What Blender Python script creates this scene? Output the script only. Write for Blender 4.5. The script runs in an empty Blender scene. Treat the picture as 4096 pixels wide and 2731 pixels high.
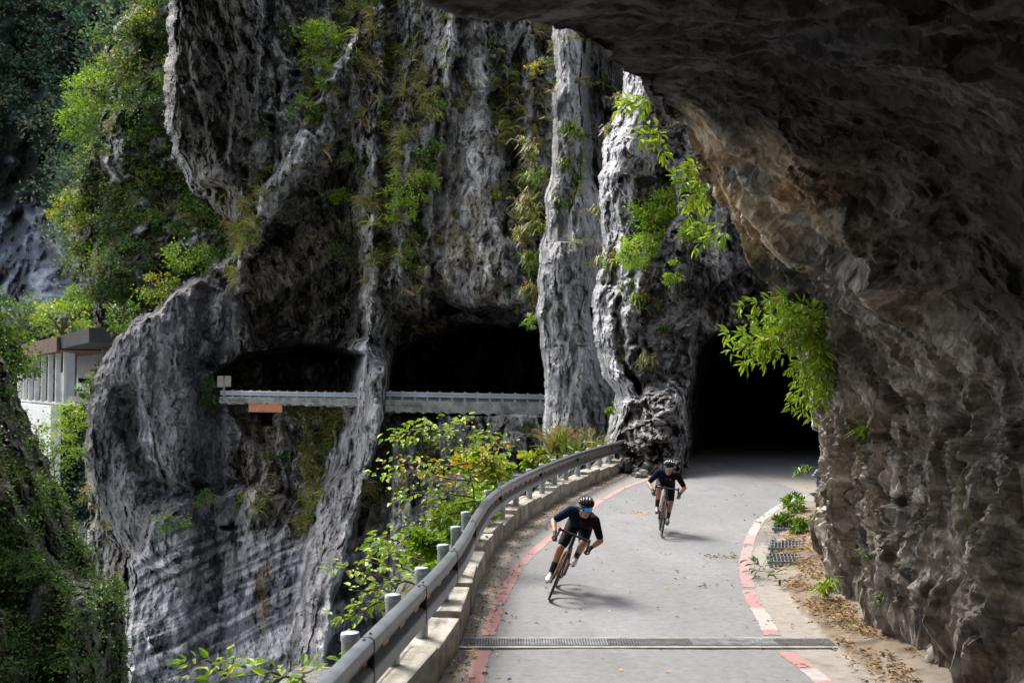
import bpy, bmesh, math, random
import numpy as np
from mathutils import Vector, Matrix, Euler

# ------------------------------------------------------------------ camera, light, exposure
C = bpy.context.scene.collection
S = bpy.context.scene
FPX, CX, CY, YH, CAMH = 1081.0, 512.0, 341.0, 385.0, 2.85
PITCH = math.atan((YH - CY) / FPX)
cam_d = bpy.data.cameras.new('camera')
cam_d.sensor_width = 36.0
cam_d.lens = 36.0 * FPX / 1024.0
cam_d.clip_end = 3000
cam_d.clip_start = 0.05
cam_d.dof.use_dof = True
cam_d.dof.focus_distance = 16.5
cam_d.dof.aperture_fstop = 2.8
cam = bpy.data.objects.new('camera', cam_d)
C.objects.link(cam)
cam.location = (0, 0, CAMH)
cam.rotation_euler = (math.pi / 2 + PITCH, 0, 0)
S.camera = cam

SUN_EL, SUN_AZ = 56.0, -42.0          # azimuth measured from +Y towards +X: the light comes over the gorge, back left
w = bpy.data.worlds.new('World'); S.world = w; w.use_nodes = True
nt = w.node_tree
sky = nt.nodes.new('ShaderNodeTexSky'); sky.sky_type = 'NISHITA'; sky.sun_disc = False
sky.sun_elevation = math.radians(SUN_EL); sky.sun_rotation = math.radians(SUN_AZ)
sky.air_density = 1.0; sky.dust_density = 3.0; sky.ozone_density = 1.0
hs = nt.nodes.new('ShaderNodeHueSaturation'); hs.inputs['Saturation'].default_value = 0.45      # thin cloud greys the sky
nt.links.new(sky.outputs[0], hs.inputs['Color']); nt.links.new(hs.outputs[0], nt.nodes['Background'].inputs[0])
nt.nodes['Background'].inputs[1].default_value = 0.12
sun_d = bpy.data.lights.new('sun', 'SUN'); sun_d.energy = 1.7; sun_d.angle = math.radians(17)
sun_d.color = (1.0, 0.95, 0.87)
sun = bpy.data.objects.new('sun', sun_d); C.objects.link(sun)
_a, _e = math.radians(SUN_AZ), math.radians(SUN_EL)
_to = Vector((math.sin(_a) * math.cos(_e), math.cos(_a) * math.cos(_e), math.sin(_e)))
sun.rotation_euler = _to.to_track_quat('Z', 'Y').to_euler()
vs = S.view_settings
vs.view_transform = 'Standard'; vs.look = 'None'; vs.exposure = 1.88; vs.gamma = 1.0
S.cycles.max_bounces = 8; S.cycles.diffuse_bounces = 4
S.cycles.transparent_max_bounces = 4

# ------------------------------------------------------------------ numpy helpers
rng = np.random.default_rng(7)
_P = rng.permutation(256).astype(np.int32); _P = np.concatenate([_P, _P, _P])
_G = rng.normal(size=(256, 3)); _G = (_G / np.linalg.norm(_G, axis=1)[:, None]).astype(np.float32) * 1.4
_R = rng.random((256, 4)).astype(np.float32)

def pn(p, s=0):
    p = p.astype(np.float32)
    f = np.floor(p); i = f.astype(np.int32) + s * 37; d = p - f
    u = d * d * d * (d * (d * 6 - 15) + 10)
    i = i & 255
    out = np.zeros(len(p), np.float32)
    for a in (0, 1):
        wx = u[:, 0] if a else 1 - u[:, 0]
        ha = _P[(i[:, 0] + a) & 255]
        for b in (0, 1):
            wy = wx * (u[:, 1] if b else 1 - u[:, 1])
            hb = _P[ha + ((i[:, 1] + b) & 255)]
            for c in (0, 1):
                wz = wy * (u[:, 2] if c else 1 - u[:, 2])
                g = _G[_P[hb + ((i[:, 2] + c) & 255)]]
                out += wz * (g[:, 0] * (d[:, 0] - a) + g[:, 1] * (d[:, 1] - b) + g[:, 2] * (d[:, 2] - c))
    return out

def fbm(p, sc, oct=4, s=0, gain=0.5, ridge=False):
    sc = np.asarray(sc, np.float32)
    out = 0; a = 1.0; q = p * sc
    for k in range(oct):
        n = pn(q, s + k * 3)
        out = out + a * ((0.45 - np.abs(n) * 1.6) if ridge else n)
        q = q * 2.03 + 17.3; a *= gain
    return out

def facet(p, sc, s=0, soft=.13):
    # planar facets of a jittered cell pattern: each cell is a tilted plane, so cells meet in sharp edges
    q = (p * np.asarray(sc, np.float32)).astype(np.float32)
    base = np.floor(q - 0.5).astype(np.int32)
    best = np.full(len(q), 9e9, np.float32); val = np.zeros(len(q), np.float32); sec = best.copy(); idc = np.zeros(len(q), np.float32); vs2 = val.copy()
    for a in (0, 1):
        for b in (0, 1):
            for c in (0, 1):
                k = base + np.array([a, b, c], np.int32)
                h = _P[_P[_P[(k[:, 0] + s * 11) & 255] + ((k[:, 1] + s * 5) & 255)] + (k[:, 2] & 255)]
                o = q - k - (0.1 + 0.8 * _R[h][:, :3])
                d = (o * o).sum(1)
                v = (_R[h][:, 3] - 0.5) * 1.2 + (o * _G[(h + 91) & 255]).sum(1) * 0.9
                m = d < best; m2_ = ~m & (d < sec)
                vs2 = np.where(m, val, np.where(m2_, v, vs2)); sec = np.where(m, best, np.minimum(sec, d))
                val = np.where(m, v, val); idc = np.where(m, _R[(h + 13) & 255][:, 0], idc); best = np.where(m, d, best)
    e = np.sqrt(sec) - np.sqrt(best); w_ = .5 + .5 * np.clip(e / soft, 0, 1)
    return val * w_ + vs2 * (1 - w_), idc, e

def frac(p, sc, oct=4, s=0, gain=.55, soft=.1, lac=2.15):
    # broken rock: tilted planes inside tilted planes
    out = 0; a = 1.0; sc = np.asarray(sc, np.float32); q = p
    for k in range(oct):
        v, i_, _ = facet(q, sc, s + k, soft); out = out + a * v
        sc = sc * lac; a *= gain; q = q + 11.3
    return out

def scoop(p, sc, s=0, tilt=0.8, k=1.6):
    # continuous hollows that meet in sharp ridges
    q = (p * np.asarray(sc, np.float32)).astype(np.float32)
    base = np.floor(q - 0.5).astype(np.int32)
    best = np.full(len(q), -9e9, np.float32)
    for a in (0, 1):
        for b in (0, 1):
            for c in (0, 1):
                kk = base + np.array([a, b, c], np.int32)
                h = _P[_P[_P[(kk[:, 0] + s * 11) & 255] + ((kk[:, 1] + s * 5) & 255)] + (kk[:, 2] & 255)]
                o = q - kk - (0.12 + 0.76 * _R[h][:, :3])
                best = np.maximum(best, (_R[h][:, 3] - 0.5) * 1.1 + (o * _G[(h + 91) & 255]).sum(1) * tilt - k * (o * o).sum(1))
    return (best.mean() - best) / (best.std() + 1e-6) * .34

def ss(a, b, x):
    t = np.clip((x - a) / (b - a), 0, 1); return t * t * (3 - 2 * t)

def sdpoly(X, Y, pts):
    pts = np.array(pts, np.float64); n = len(pts)
    d = np.full(X.shape, 1e18); ins = np.zeros(X.shape, bool)
    for i in range(n):
        ax, ay = pts[i]; bx, by = pts[(i + 1) % n]
        ex, ey = bx - ax, by - ay
        wx, wy = X - ax, Y - ay
        t = np.clip((wx * ex + wy * ey) / (ex * ex + ey * ey + 1e-9), 0, 1)
        d = np.minimum(d, (wx - ex * t) ** 2 + (wy - ey * t) ** 2)
        c = ((ay > Y) != (by > Y)) & (X < (bx - ax) * (Y - ay) / (by - ay + 1e-12) + ax)
        ins ^= c
    d = np.sqrt(d)
    return np.where(ins, -d, d)

def dline(X, Y, pts):
    # distance to a polyline and signed side (positive to the right of it going down)
    d = np.full(X.shape, 1e18); sd = np.zeros(X.shape)
    for (ax, ay), (bx, by) in zip(pts[:-1], pts[1:]):
        ex, ey = bx - ax, by - ay
        wx, wy = X - ax, Y - ay
        t = np.clip((wx * ex + wy * ey) / (ex * ex + ey * ey + 1e-9), 0, 1)
        q = np.hypot(wx - ex * t, wy - ey * t)
        m = q < d
        sd = np.where(m, np.sign(ey * wx - ex * wy), sd); d = np.where(m, q, d)
    return d, sd * d

def at(px, py, Y):
    a = (px - CX) / FPX; b = (CY - py) / FPX
    cp, sp = math.cos(PITCH), math.sin(PITCH)
    ry = cp - b * sp; rz = sp + b * cp
    k = Y / ry
    return Vector((a * k, Y, CAMH + rz * k))

def atn(px, py, Y):
    a = (px - CX) / FPX; b = (CY - py) / FPX
    cp, sp = math.cos(PITCH), math.sin(PITCH)
    k = Y / (cp - b * sp)
    return np.stack([a * k, Y + 0 * a, CAMH + (sp + b * cp) * k], -1)

def ground(px, py, z=0.0):
    a = (px - CX) / FPX; b = (CY - py) / FPX
    cp, sp = math.cos(PITCH), math.sin(PITCH)
    k = (z - CAMH) / (sp + b * cp)
    return Vector((a * k, (cp - b * sp) * k, z))

# ------------------------------------------------------------------ object helpers
def link(name, me, mat=None, parent=None):
    o = bpy.data.objects.new(name, me); C.objects.link(o)
    if mat is not None: me.materials.append(mat)
    if parent is not None: o.parent = parent
    return o

def npmesh(name, V, F, mat=None, parent=None, col=None, smooth=True):
    me = bpy.data.meshes.new(name)
    V = np.ascontiguousarray(V, np.float32); F = np.ascontiguousarray(F, np.int32)
    k = F.shape[1]
    me.vertices.add(len(V)); me.vertices.foreach_set('co', V.ravel())
    me.loops.add(F.size); me.loops.foreach_set('vertex_index', F.ravel())
    me.polygons.add(len(F))
    me.polygons.foreach_set('loop_start', np.arange(0, F.size, k, dtype=np.int32))
    me.polygons.foreach_set('loop_total', np.full(len(F), k, np.int32))
    me.polygons.foreach_set('use_smooth', np.full(len(F), smooth, bool))
    if col is not None:
        ca = me.color_attributes.new('Col', 'FLOAT_COLOR', 'POINT')
        cc = np.ones((len(V), 4), np.float32); cc[:, :3] = col
        ca.data.foreach_set('color', cc.ravel())
    me.update(calc_edges=True); me.validate()
    return link(name, me, mat, parent)

def tag(o, label, cat, group=None):
    o['label'] = label; o['category'] = cat
    if group: o['group'] = group
    return o

def struct(o, label=None, cat=None):
    o['kind'] = 'structure'
    if label: o['label'] = label
    if cat: o['category'] = cat
    return o

def stuff(o, label, cat):
    o['kind'] = 'stuff'; o['label'] = label; o['category'] = cat; return o

def empty(name, loc=(0, 0, 0), rot=(0, 0, 0)):
    o = bpy.data.objects.new(name, None); C.objects.link(o)
    o.location = loc; o.rotation_euler = rot; o.empty_display_size = 0.2
    return o

class MB:
    """collects simple solids, links them as one mesh"""
    def __init__(s): s.v = []; s.f = []
    def add(s, V, F):
        b = len(s.v); s.v += [tuple(p) for p in V]; s.f += [tuple(i + b for i in q) for q in F]
    def box(s, c, d, M=None, bev=0.0):
        bm = bmesh.new(); bmesh.ops.create_cube(bm, size=1.0)
        for v in bm.verts: v.co = Vector((v.co.x * d[0], v.co.y * d[1], v.co.z * d[2]))
        if bev: bmesh.ops.bevel(bm, geom=bm.edges[:], offset=bev, segments=2, affect='EDGES', profile=0.6)
        bm.verts.index_update()
        V = [(M @ v.co if M is not None else v.co) + Vector(c) for v in bm.verts]
        s.add(V, [[v.index for v in f.verts] for f in bm.faces]); bm.free()
    def tube(s, pts, r, n=8, cap=True):
        pts = [Vector(p) for p in pts]
        rs = r if isinstance(r, (list, tuple)) else [r] * len(pts)
        V = []; F = []; ref = None
        for i, p in enumerate(pts):
            t = (pts[min(i + 1, len(pts) - 1)] - pts[max(i - 1, 0)]).normalized()
            if ref is None:
                ref = Vector((0, 0, 1)) if abs(t.z) < 0.9 else Vector((1, 0, 0))
            a = (ref - t * ref.dot(t))
            if a.length < 1e-5: a = t.orthogonal()
            a.normalize(); b = t.cross(a); ref = a
            for k in range(n):
                th = 2 * math.pi * k / n
                V.append(p + (a * math.cos(th) + b * math.sin(th)) * rs[i])
        for i in range(len(pts) - 1):
            for k in range(n):
                F.append((i * n + k, i * n + (k + 1) % n, (i + 1) * n + (k + 1) % n, (i + 1) * n + k))
        if cap:
            F.append(tuple(range(n))[::-1]); F.append(tuple((len(pts) - 1) * n + k for k in range(n)))
        s.add(V, F)
    def lathe(s, prof, c=(0, 0, 0), n=20, M=None):
        # profile of (r, z) about local z
        V = []; F = []
        for r, z in prof:
            for k in range(n):
                th = 2 * math.pi * k / n
                p = Vector((r * math.cos(th), r * math.sin(th), z))
                V.append((M @ p if M is not None else p) + Vector(c))
        m = len(prof)
        for i in range(m - 1):
            for k in range(n):
                F.append((i * n + k, i * n + (k + 1) % n, (i + 1) * n + (k + 1) % n, (i + 1) * n + k))
        F.append(tuple(range(n))[::-1]); F.append(tuple((m - 1) * n + k for k in range(n)))
        s.add(V, F)
    def torus(s, c, R, r, M, n=40, m=8, sx=1.0):
        V = []; F = []
        for i in range(n):
            a = 2 * math.pi * i / n
            for j in range(m):
                b = 2 * math.pi * j / m
                p = Vector(((R + r * math.cos(b)) * math.cos(a), r * sx * math.sin(b), (R + r * math.cos(b)) * math.sin(a)))
                V.append((M @ p) + Vector(c))
        for i in range(n):
            for j in range(m):
                F.append((i * m + j, i * m + (j + 1) % m, ((i + 1) % n) * m + (j + 1) % m, ((i + 1) % n) * m + j))
        s.add(V, F)
    def sphere(s, c, r, n=16, m=10, M=None):
        V = []; F = []
        r = r if isinstance(r, (list, tuple)) else (r, r, r)
        for i in range(m + 1):
            ph = math.pi * (i / m)
            ph = min(max(ph, 0.02), math.pi - 0.02)
            for k in range(n):
                th = 2 * math.pi * k / n
                p = Vector((r[0] * math.sin(ph) * math.cos(th), r[1] * math.sin(ph) * math.sin(th), r[2] * math.cos(ph)))
                V.append((M @ p if M is not None else p) + Vector(c))
        for i in range(m):
            for k in range(n):
                F.append((i * n + k, (i + 1) * n + k, (i + 1) * n + (k + 1) % n, i * n + (k + 1) % n))
        F.append(tuple(range(n))); F.append(tuple(m * n + k for k in range(n))[::-1])
        s.add(V, F)
    def rcone(s, p, q, r1, r2, n=16):
        p, q = Vector(p), Vector(q); t = (q - p)
        L = t.length; t = t / L if L > 1e-6 else Vector((0, 0, 1))
        a = t.orthogonal().normalized(); b = t.cross(a)
        V = []; F = []; rows = []
        for i in range(6): ph = math.pi / 2 * (1 - i / 5.0); rows.append((-r1 * math.sin(ph), r1 * max(math.cos(ph), 0.05)))
        for i in range(6): ph = math.pi / 2 * (i / 5.0); rows.append((L + r2 * math.sin(ph), r2 * max(math.cos(ph), 0.05)))
        for z, r in rows:
            for k in range(n):
                th = 2 * math.pi * k / n
                V.append(p + t * z + (a * math.cos(th) + b * math.sin(th)) * r)
        for i in range(len(rows) - 1):
            for k in range(n):
                F.append((i * n + k, i * n + (k + 1) % n, (i + 1) * n + (k + 1) % n, (i + 1) * n + k))
        F.append(tuple(range(n))[::-1]); F.append(tuple((len(rows) - 1) * n + k for k in range(n)))
        s.add(V, F)
    def build(s, name, mat, parent=None, smooth=False, sharp=None):
        me = bpy.data.meshes.new(name); me.from_pydata(s.v, [], s.f); me.update()
        bm = bmesh.new(); bm.from_mesh(me); bmesh.ops.recalc_face_normals(bm, faces=bm.faces[:]); bm.to_mesh(me); bm.free()
        if smooth:
            me.polygons.foreach_set('use_smooth', np.ones(len(me.polygons), bool))
            try: me.set_sharp_from_angle(angle=math.radians(sharp or 40))
            except Exception: pass
        return link(name, me, mat, parent)
    def remesh(s, name, mat, parent=None, vox=0.008, it=4):
        o = s.build('tmp', None)
        m = o.modifiers.new('r', 'REMESH'); m.mode = 'VOXEL'; m.voxel_size = vox; m.adaptivity = 0
        k = o.modifiers.new('s', 'SMOOTH'); k.factor = 0.5; k.iterations = it
        dg = bpy.context.evaluated_depsgraph_get(); dg.update()
        me = bpy.data.meshes.new_from_object(o.evaluated_get(dg)); me.name = name
        old = o.data; bpy.data.objects.remove(o); bpy.data.meshes.remove(old)
        me.polygons.foreach_set('use_smooth', np.ones(len(me.polygons), bool))
        me.materials.clear()
        return link(name, me, mat, parent)

# ------------------------------------------------------------------ materials
_mats = {}
def nodes_of(name):
    m = bpy.data.materials.new(name); m.use_nodes = True
    n = m.node_tree; b = n.nodes['Principled BSDF']
    return m, n, b

def plain(name, col, rough=0.6, metal=0.0, nscale=30.0, namt=0.25, bump=0.0, coat=0.0, spec=0.5):
    if name in _mats: return _mats[name]
    m, n, b = nodes_of(name)
    tc = n.nodes.new('ShaderNodeTexCoord'); no = n.nodes.new('ShaderNodeTexNoise')
    no.inputs['Scale'].default_value = nscale; no.inputs['Detail'].default_value = 5
    n.links.new(tc.outputs['Object'], no.inputs['Vector'])
    r = n.nodes.new('ShaderNodeMapRange'); r.inputs[1].default_value = 0.3; r.inputs[2].default_value = 0.7
    r.inputs[3].default_value = 1 - namt; r.inputs[4].default_value = 1 + namt
    n.links.new(no.outputs[0], r.inputs[0])
    mx = n.nodes.new('ShaderNodeVectorMath'); mx.operation = 'SCALE'
    mx.inputs[0].default_value = col[:3]; n.links.new(r.outputs[0], mx.inputs['Scale'])
    n.links.new(mx.outputs[0], b.inputs['Base Color'])
    b.inputs['Roughness'].default_value = rough; b.inputs['Metallic'].default_value = metal
    b.inputs['Coat Weight'].default_value = coat; b.inputs['Specular IOR Level'].default_value = spec
    if bump:
        bp = n.nodes.new('ShaderNodeBump'); bp.inputs['Strength'].default_value = bump; bp.inputs['Distance'].default_value = 0.02
        n.links.new(no.outputs[0], bp.inputs['Height']); n.links.new(bp.outputs[0], b.inputs['Normal'])
    _mats[name] = m
    return m

def vcol(name, scales, contrast=0.35, bump=0.5, dist=0.1, rough=0.85, spec=0.35, stretch=(1, 1, 1), chip=0.0, tilt=1.3):
    """rock or ground: vertex albedo times fine multi-scale noise, with bump"""
    if name in _mats: return _mats[name]
    m, n, b = nodes_of(name)
    at_ = n.nodes.new('ShaderNodeAttribute'); at_.attribute_name = 'Col'
    tc = n.nodes.new('ShaderNodeTexCoord'); mp = n.nodes.new('ShaderNodeMapping'); mp.inputs['Scale'].default_value = stretch
    n.links.new(tc.outputs['Object'], mp.inputs['Vector'])
    prev = None; hprev = None
    for i, sc in enumerate(scales):
        no = n.nodes.new('ShaderNodeTexNoise'); no.inputs['Scale'].default_value = sc; no.inputs['Detail'].default_value = 8
        no.inputs['Roughness'].default_value = 0.62; no.inputs['Distortion'].default_value = 0.6 if i == 0 else 0.0
        n.links.new(mp.outputs[0], no.inputs['Vector'])
        r = n.nodes.new('ShaderNodeMapRange'); r.inputs[1].default_value = 0.28; r.inputs[2].default_value = 0.72
        r.inputs[3].default_value = 1 - contrast; r.inputs[4].default_value = 1 + contrast
        n.links.new(no.outputs[0], r.inputs[0])
        if prev is None: prev = r.outputs[0]; hprev = no.outputs[0]
        else:
            mu = n.nodes.new('ShaderNodeMath'); mu.operation = 'MULTIPLY'
            n.links.new(prev, mu.inputs[0]); n.links.new(r.outputs[0], mu.inputs[1]); prev = mu.outputs[0]
            ad = n.nodes.new('ShaderNodeMath'); ad.operation = 'MULTIPLY_ADD'; ad.inputs[1].default_value = scales[0] / sc * 1.6
            n.links.new(no.outputs[0], ad.inputs[0]); n.links.new(hprev, ad.inputs[2]); hprev = ad.outputs[0]
    chips = None
    def M_(op, a, b=None, c=None, vec=False):
        q = n.nodes.new('ShaderNodeVectorMath' if vec else 'ShaderNodeMath'); q.operation = op
        for i, v in enumerate((a, b, c)):
            if v is None: continue
            if hasattr(v, 'is_linked'): n.links.new(v, q.inputs[i])
            else: q.inputs[i].default_value = v
        return q.outputs['Value'] if op == 'DOT_PRODUCT' else q.outputs[0]
    if chip:
        dn = n.nodes.new('ShaderNodeTexNoise'); dn.inputs['Scale'].default_value = chip * .8; dn.inputs['Detail'].default_value = 3
        n.links.new(mp.outputs[0], dn.inputs['Vector'])
        vm = M_('MULTIPLY_ADD', dn.outputs['Color'], (.7 / chip,) * 3, mp.outputs[0], True)
        for cs, ta in ((chip, .30), (chip * 2.9, .24)):       # flat broken chips: every cell is a tilted plane with its own tone
            vo = n.nodes.new('ShaderNodeTexVoronoi'); vo.inputs['Scale'].default_value = cs; n.links.new(vm, vo.inputs['Vector'])
            rnd = M_('SUBTRACT', vo.outputs['Color'], (.5, .5, .5), None, True)
            h = M_('DOT_PRODUCT', M_('SUBTRACT', vm, vo.outputs['Position'], None, True), rnd, None, True)
            h = M_('MULTIPLY', h, tilt); chips = h if chips is None else M_('ADD', chips, h)
            sp = n.nodes.new('ShaderNodeSeparateColor'); n.links.new(vo.outputs['Color'], sp.inputs[0])
            prev = M_('MULTIPLY', prev, M_('MULTIPLY_ADD', sp.outputs[1], ta * 2, 1 - ta))
    mx = n.nodes.new('ShaderNodeVectorMath'); mx.operation = 'SCALE'
    n.links.new(at_.outputs['Color'], mx.inputs[0]); n.links.new(prev, mx.inputs['Scale'])
    n.links.new(mx.outputs[0], b.inputs['Base Color'])
    bp = n.nodes.new('ShaderNodeBump'); bp.inputs['Strength'].default_value = bump; bp.inputs['Distance'].default_value = dist
    if chips is not None:
        hprev = M_('MULTIPLY_ADD', hprev, dist, chips); bp.inputs['Distance'].default_value = 1.0
    n.links.new(hprev, bp.inputs['Height']); n.links.new(bp.outputs[0], b.inputs['Normal'])
    b.inputs['Roughness'].default_value = rough; b.inputs['Specular IOR Level'].default_value = spec
    _mats[name] = m
    return m

def leafmat(name='leaf', trans=0.35):
    if name in _mats: return _mats[name]
    m, n, b = nodes_of(name)
    at_ = n.nodes.new('ShaderNodeAttribute'); at_.attribute_name = 'Col'
    n.links.new(at_.outputs['Color'], b.inputs['Base Color'])
    b.inputs['Roughness'].default_value = 0.45; b.inputs['Specular IOR Level'].default_value = 0.35
    tr = n.nodes.new('ShaderNodeBsdfTranslucent'); mxs = n.nodes.new('ShaderNodeMixShader'); mxs.inputs[0].default_value = trans
    g = n.nodes.new('ShaderNodeVectorMath'); g.operation = 'MULTIPLY'; g.inputs[1].default_value = (1.25, 1.25, 0.7)
    n.links.new(at_.outputs['Color'], g.inputs[0]); n.links.new(g.outputs[0], tr.inputs['Color'])
    n.links.new(b.outputs[0], mxs.inputs[1]); n.links.new(tr.outputs[0], mxs.inputs[2])
    n.links.new(mxs.outputs[0], n.nodes['Material Output'].inputs['Surface'])
    _mats[name] = m
    return m
# ------------------------------------------------------------------ reliefs: rock faces built at their own distance
class Relief:
    def __init__(s, x0, x1, y0, y1, step):
        s.xs = np.arange(x0, x1 + step, step); s.ys = np.arange(y0, y1 + step, step)
        s.X, s.Y = np.meshgrid(s.xs, s.ys); s.step = step; s.shape = s.X.shape
        s.mask = np.ones(s.shape, bool)
    def pts(s, D): return atn(s.X.ravel(), s.Y.ravel(), D.ravel()).astype(np.float32)
    def n2(s, sx, sy, seed=0, oct=3):
        p = np.stack([s.X.ravel() / sx, s.Y.ravel() / sy, np.zeros(s.X.size) + seed * 7.3], -1)
        return fbm(p, 1.0, oct, seed).reshape(s.shape)
    def finish(s, name, D, col, mat):
        s.D = D
        V = s.pts(D); h, w_ = s.shape
        idx = np.arange(h * w_).reshape(h, w_)
        F = np.stack([idx[:-1, :-1], idx[1:, :-1], idx[1:, 1:], idx[:-1, 1:]], -1).reshape(-1, 4)
        mk = s.mask.ravel()
        F = F[mk[F].all(1)]
        used = np.zeros(len(V), bool); used[F.ravel()] = True
        re = np.cumsum(used) - 1
        s.V = V.reshape(h, w_, 3); s.col = col
        return npmesh(name, V[used], re[F], mat, None, col.reshape(-1, 3)[used], smooth=False)
    def sample(s, px, py):
        j = int(np.clip(round((px - s.xs[0]) / s.step), 0, len(s.xs) - 1)); i = int(np.clip(round((py - s.ys[0]) / s.step), 0, len(s.ys) - 1))
        return Vector(s.V[i, j])
    def normal(s):
        du = np.gradient(s.V, axis=1); dv = np.gradient(s.V, axis=0)
        n = np.cross(du, dv); n /= (np.linalg.norm(n, axis=-1, keepdims=True) + 1e-9)
        n *= np.where((n[..., 1:2]) > 0, -1, 1)
        return n

def mix(a, b, t): return a + (np.asarray(b, np.float32) - a) * t[..., None]

GREY_D = (0.10, 0.10, 0.105); GREY_M = (0.25, 0.247, 0.247); GREY_L = (0.42, 0.42, 0.425); WHITE = (0.56, 0.56, 0.57)
BROWN = (0.12, 0.09, 0.06); OCHRE = (0.24, 0.15, 0.06); MOSS = (0.115, 0.115, 0.05); DRY = (0.16, 0.125, 0.06)

# ---- the great wall on the other side of the gorge
def great_wall():
    R = Relief(58, 640, -70, 712, 1.0)
    X, Y = R.X, R.Y
    D = 88 + (330 - X) * 0.03
    jx = R.n2(18, 18, 1, 4) * 5; jy = R.n2(18, 18, 2, 4) * 5
    Xj, Yj = X + jx, Y + jy
    col = np.zeros(R.shape + (3,), np.float32) + np.array(GREY_M, np.float32)
    # left silhouette of the wall
    edge = sdpoly(Xj, Yj, [(160, -90), (168, 30), (163, 100), (172, 158), (196, 195), (232, 226), (238, 246), (205, 268), (165, 296), (130, 322), (108, 350), (95, 375),
                           (88, 400), (84, 450), (90, 500), (84, 560), (84, 800), (700, 800), (700, -90)])
    # tall ribs and grooves of the upper wall
    def rib(pts, wid, amp, side=None):
        nonlocal D
        d, sg = dline(Xj, Yj, pts)
        amp = amp * .95
        if side is None: D = D - amp * np.exp(-(d / wid) ** 2)
        else:
            wl = np.where(sg * side > 0, wid[0], wid[1])
            D = D - amp * np.exp(-(d / wl) ** 2)
        return d, sg
    up = ss(350, 250, Y)                                    # upper wall only
    d1, s1 = rib([(352, 40), (322, 95), (297, 145), (268, 190), (246, 240), (238, 262)], (5, 30), 4.5, -1)
    d1c, _ = rib([(322, 60), (300, 110), (285, 145)], 5, 2.5)
    rib([(277, -60), (272, 60), (262, 140), (245, 200)], 9, 2.6)
    d2, s2 = rib([(380, -60), (378, 90), (372, 190), (374, 280), (366, 345), (378, 420)], (6, 16), 3.6, 1)
    d3, s3 = rib([(454, -60), (450, 40), (441, 120), (430, 190), (424, 262), (428, 300)], (5, 40), 4.2, 1)
    d4, s4 = rib([(478, -60), (482, 60), (496, 150), (512, 240), (522, 300)], (8, 30), 1.8, 1)
    rib([(520, -60), (528, 80), (540, 200)], 10, 3.0)
    rib([(410, -60), (408, 60), (402, 150), (398, 230)], 9, 2.4)
    rib([(345, -60), (340, 60), (345, 180), (348, 250)], 9, -2.2)
    rib([(300, -60), (303, 40), (300, 80)], 14, -5)          # dark cleft at the top
    # broad pale pillar face right of centre, darker face beside it
    fa = sdpoly(Xj, Yj, [(449, -90), (480, -90), (484, 60), (492, 130), (506, 230), (532, 304), (470, 312), (434, 272), (425, 255), (430, 190), (442, 120)])
    fb = sdpoly(Xj, Yj, [(484, -90), (545, -90), (545, 250), (520, 255), (508, 200), (496, 120)])
    face = ss(4, -8, fa); D = D - 1.6 * face * ss(310, 296, Y + .2 * (480 - X))
    # dark overhanging buttress, upper left
    o1 = sdpoly(Xj, Yj, [(160, -90), (170, 30), (164, 100), (170, 150), (200, 183), (232, 190), (255, 150), (262, 60), (264, -90)])
    m1 = ss(6, -14, o1)
    D = D - m1 * (15 - 11 * np.clip((Y + 30) / 200, 0, 1)) + ss(0, 14, Y - 178) * ss(40, 0, np.abs(X - 215)) * 4
    # dark diagonal undercut
    o2 = sdpoly(Xj, Yj, [(346, 132), (303, 176), (264, 226), (246, 262), (240, 300), (252, 350), (330, 360), (366, 340), (366, 285), (354, 205), (368, 158)])
    m2 = ss(4, -8, o2)
    D = D + m2 * (1.0 + 5.0 * ss(130, 320, Y))
    # brow above the long cave, dark pocket right of centre
    o3 = sdpoly(Xj, Yj, [(385, 292), (415, 270), (440, 296), (470, 312), (520, 306), (545, 316), (548, 410), (385, 410)])
    D = D + ss(5, -6, o3) * (1 + 5 * ss(275, 335, Y))
    o3b = sdpoly(Xj, Yj, [(424, 290), (442, 286), (462, 312), (440, 318)]); D = D + ss(3, -5, o3b) * 4
    # rounded grey buttress, lower left
    r = np.sqrt(((X - 172) / 92.0) ** 2 + ((Y - 408) / 165.0) ** 2)
    dome = np.clip(1 - r ** 3.5, 0, 1)
    D = D - 6 * np.sqrt(dome) * ss(245, 225, X) * ss(240, 262, Y)
    # gully and lower ledge left
    g, _ = dline(Xj, Yj, [(128, 400), (132, 440), (150, 480), (190, 500)])
    D = D + 4 * np.exp(-(g / 14) ** 2)
    o4 = sdpoly(Xj, Yj, [(128, 560), (150, 520), (190, 492), (260, 486), (300, 505), (340, 470), (560, 470), (560, 780), (118, 780), (124, 640)])
    m4 = ss(5, -10, o4)
    D = D - m4 * (3 + 7 * ss(480, 690, Y))
    # fin that comes down between the caves
    crest = [(386, 345), (382, 400), (372, 450), (352, 520), (330, 600), (318, 720)]
    left = [(364, 350), (355, 395), (338, 440), (318, 500), (300, 560), (284, 640), (276, 720)]
    fy = np.array([p[1] for p in crest]); cxs = np.interp(Y, fy, [p[0] for p in crest]) + jx * 0.8
    lxs = np.interp(Y, [p[1] for p in left], [p[0] for p in left]) + jx * 0.8
    t = np.clip((X - lxs) / (cxs - lxs), 0, 1)
    fin = np.where(X < cxs, t ** 0.8, ss(9, 0, X - cxs)) * ss(335, 375, Y)
    D = D - fin * 7
    finface = (X < cxs) & (X > lxs - 4) & (Y > 350)
    D = D + ss(0, 12, X - cxs) * ss(400, 440, Y) * 1.2 * ss(600, 480, Y)
    # road cut: two caves and the shelf between
    c1 = sdpoly(X + jx * .5, Y + jy * .5, [(211, 402), (213, 374), (222, 362), (236, 356), (262, 350), (300, 343), (340, 346), (366, 352), (361, 372), (350, 402)])
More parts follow.
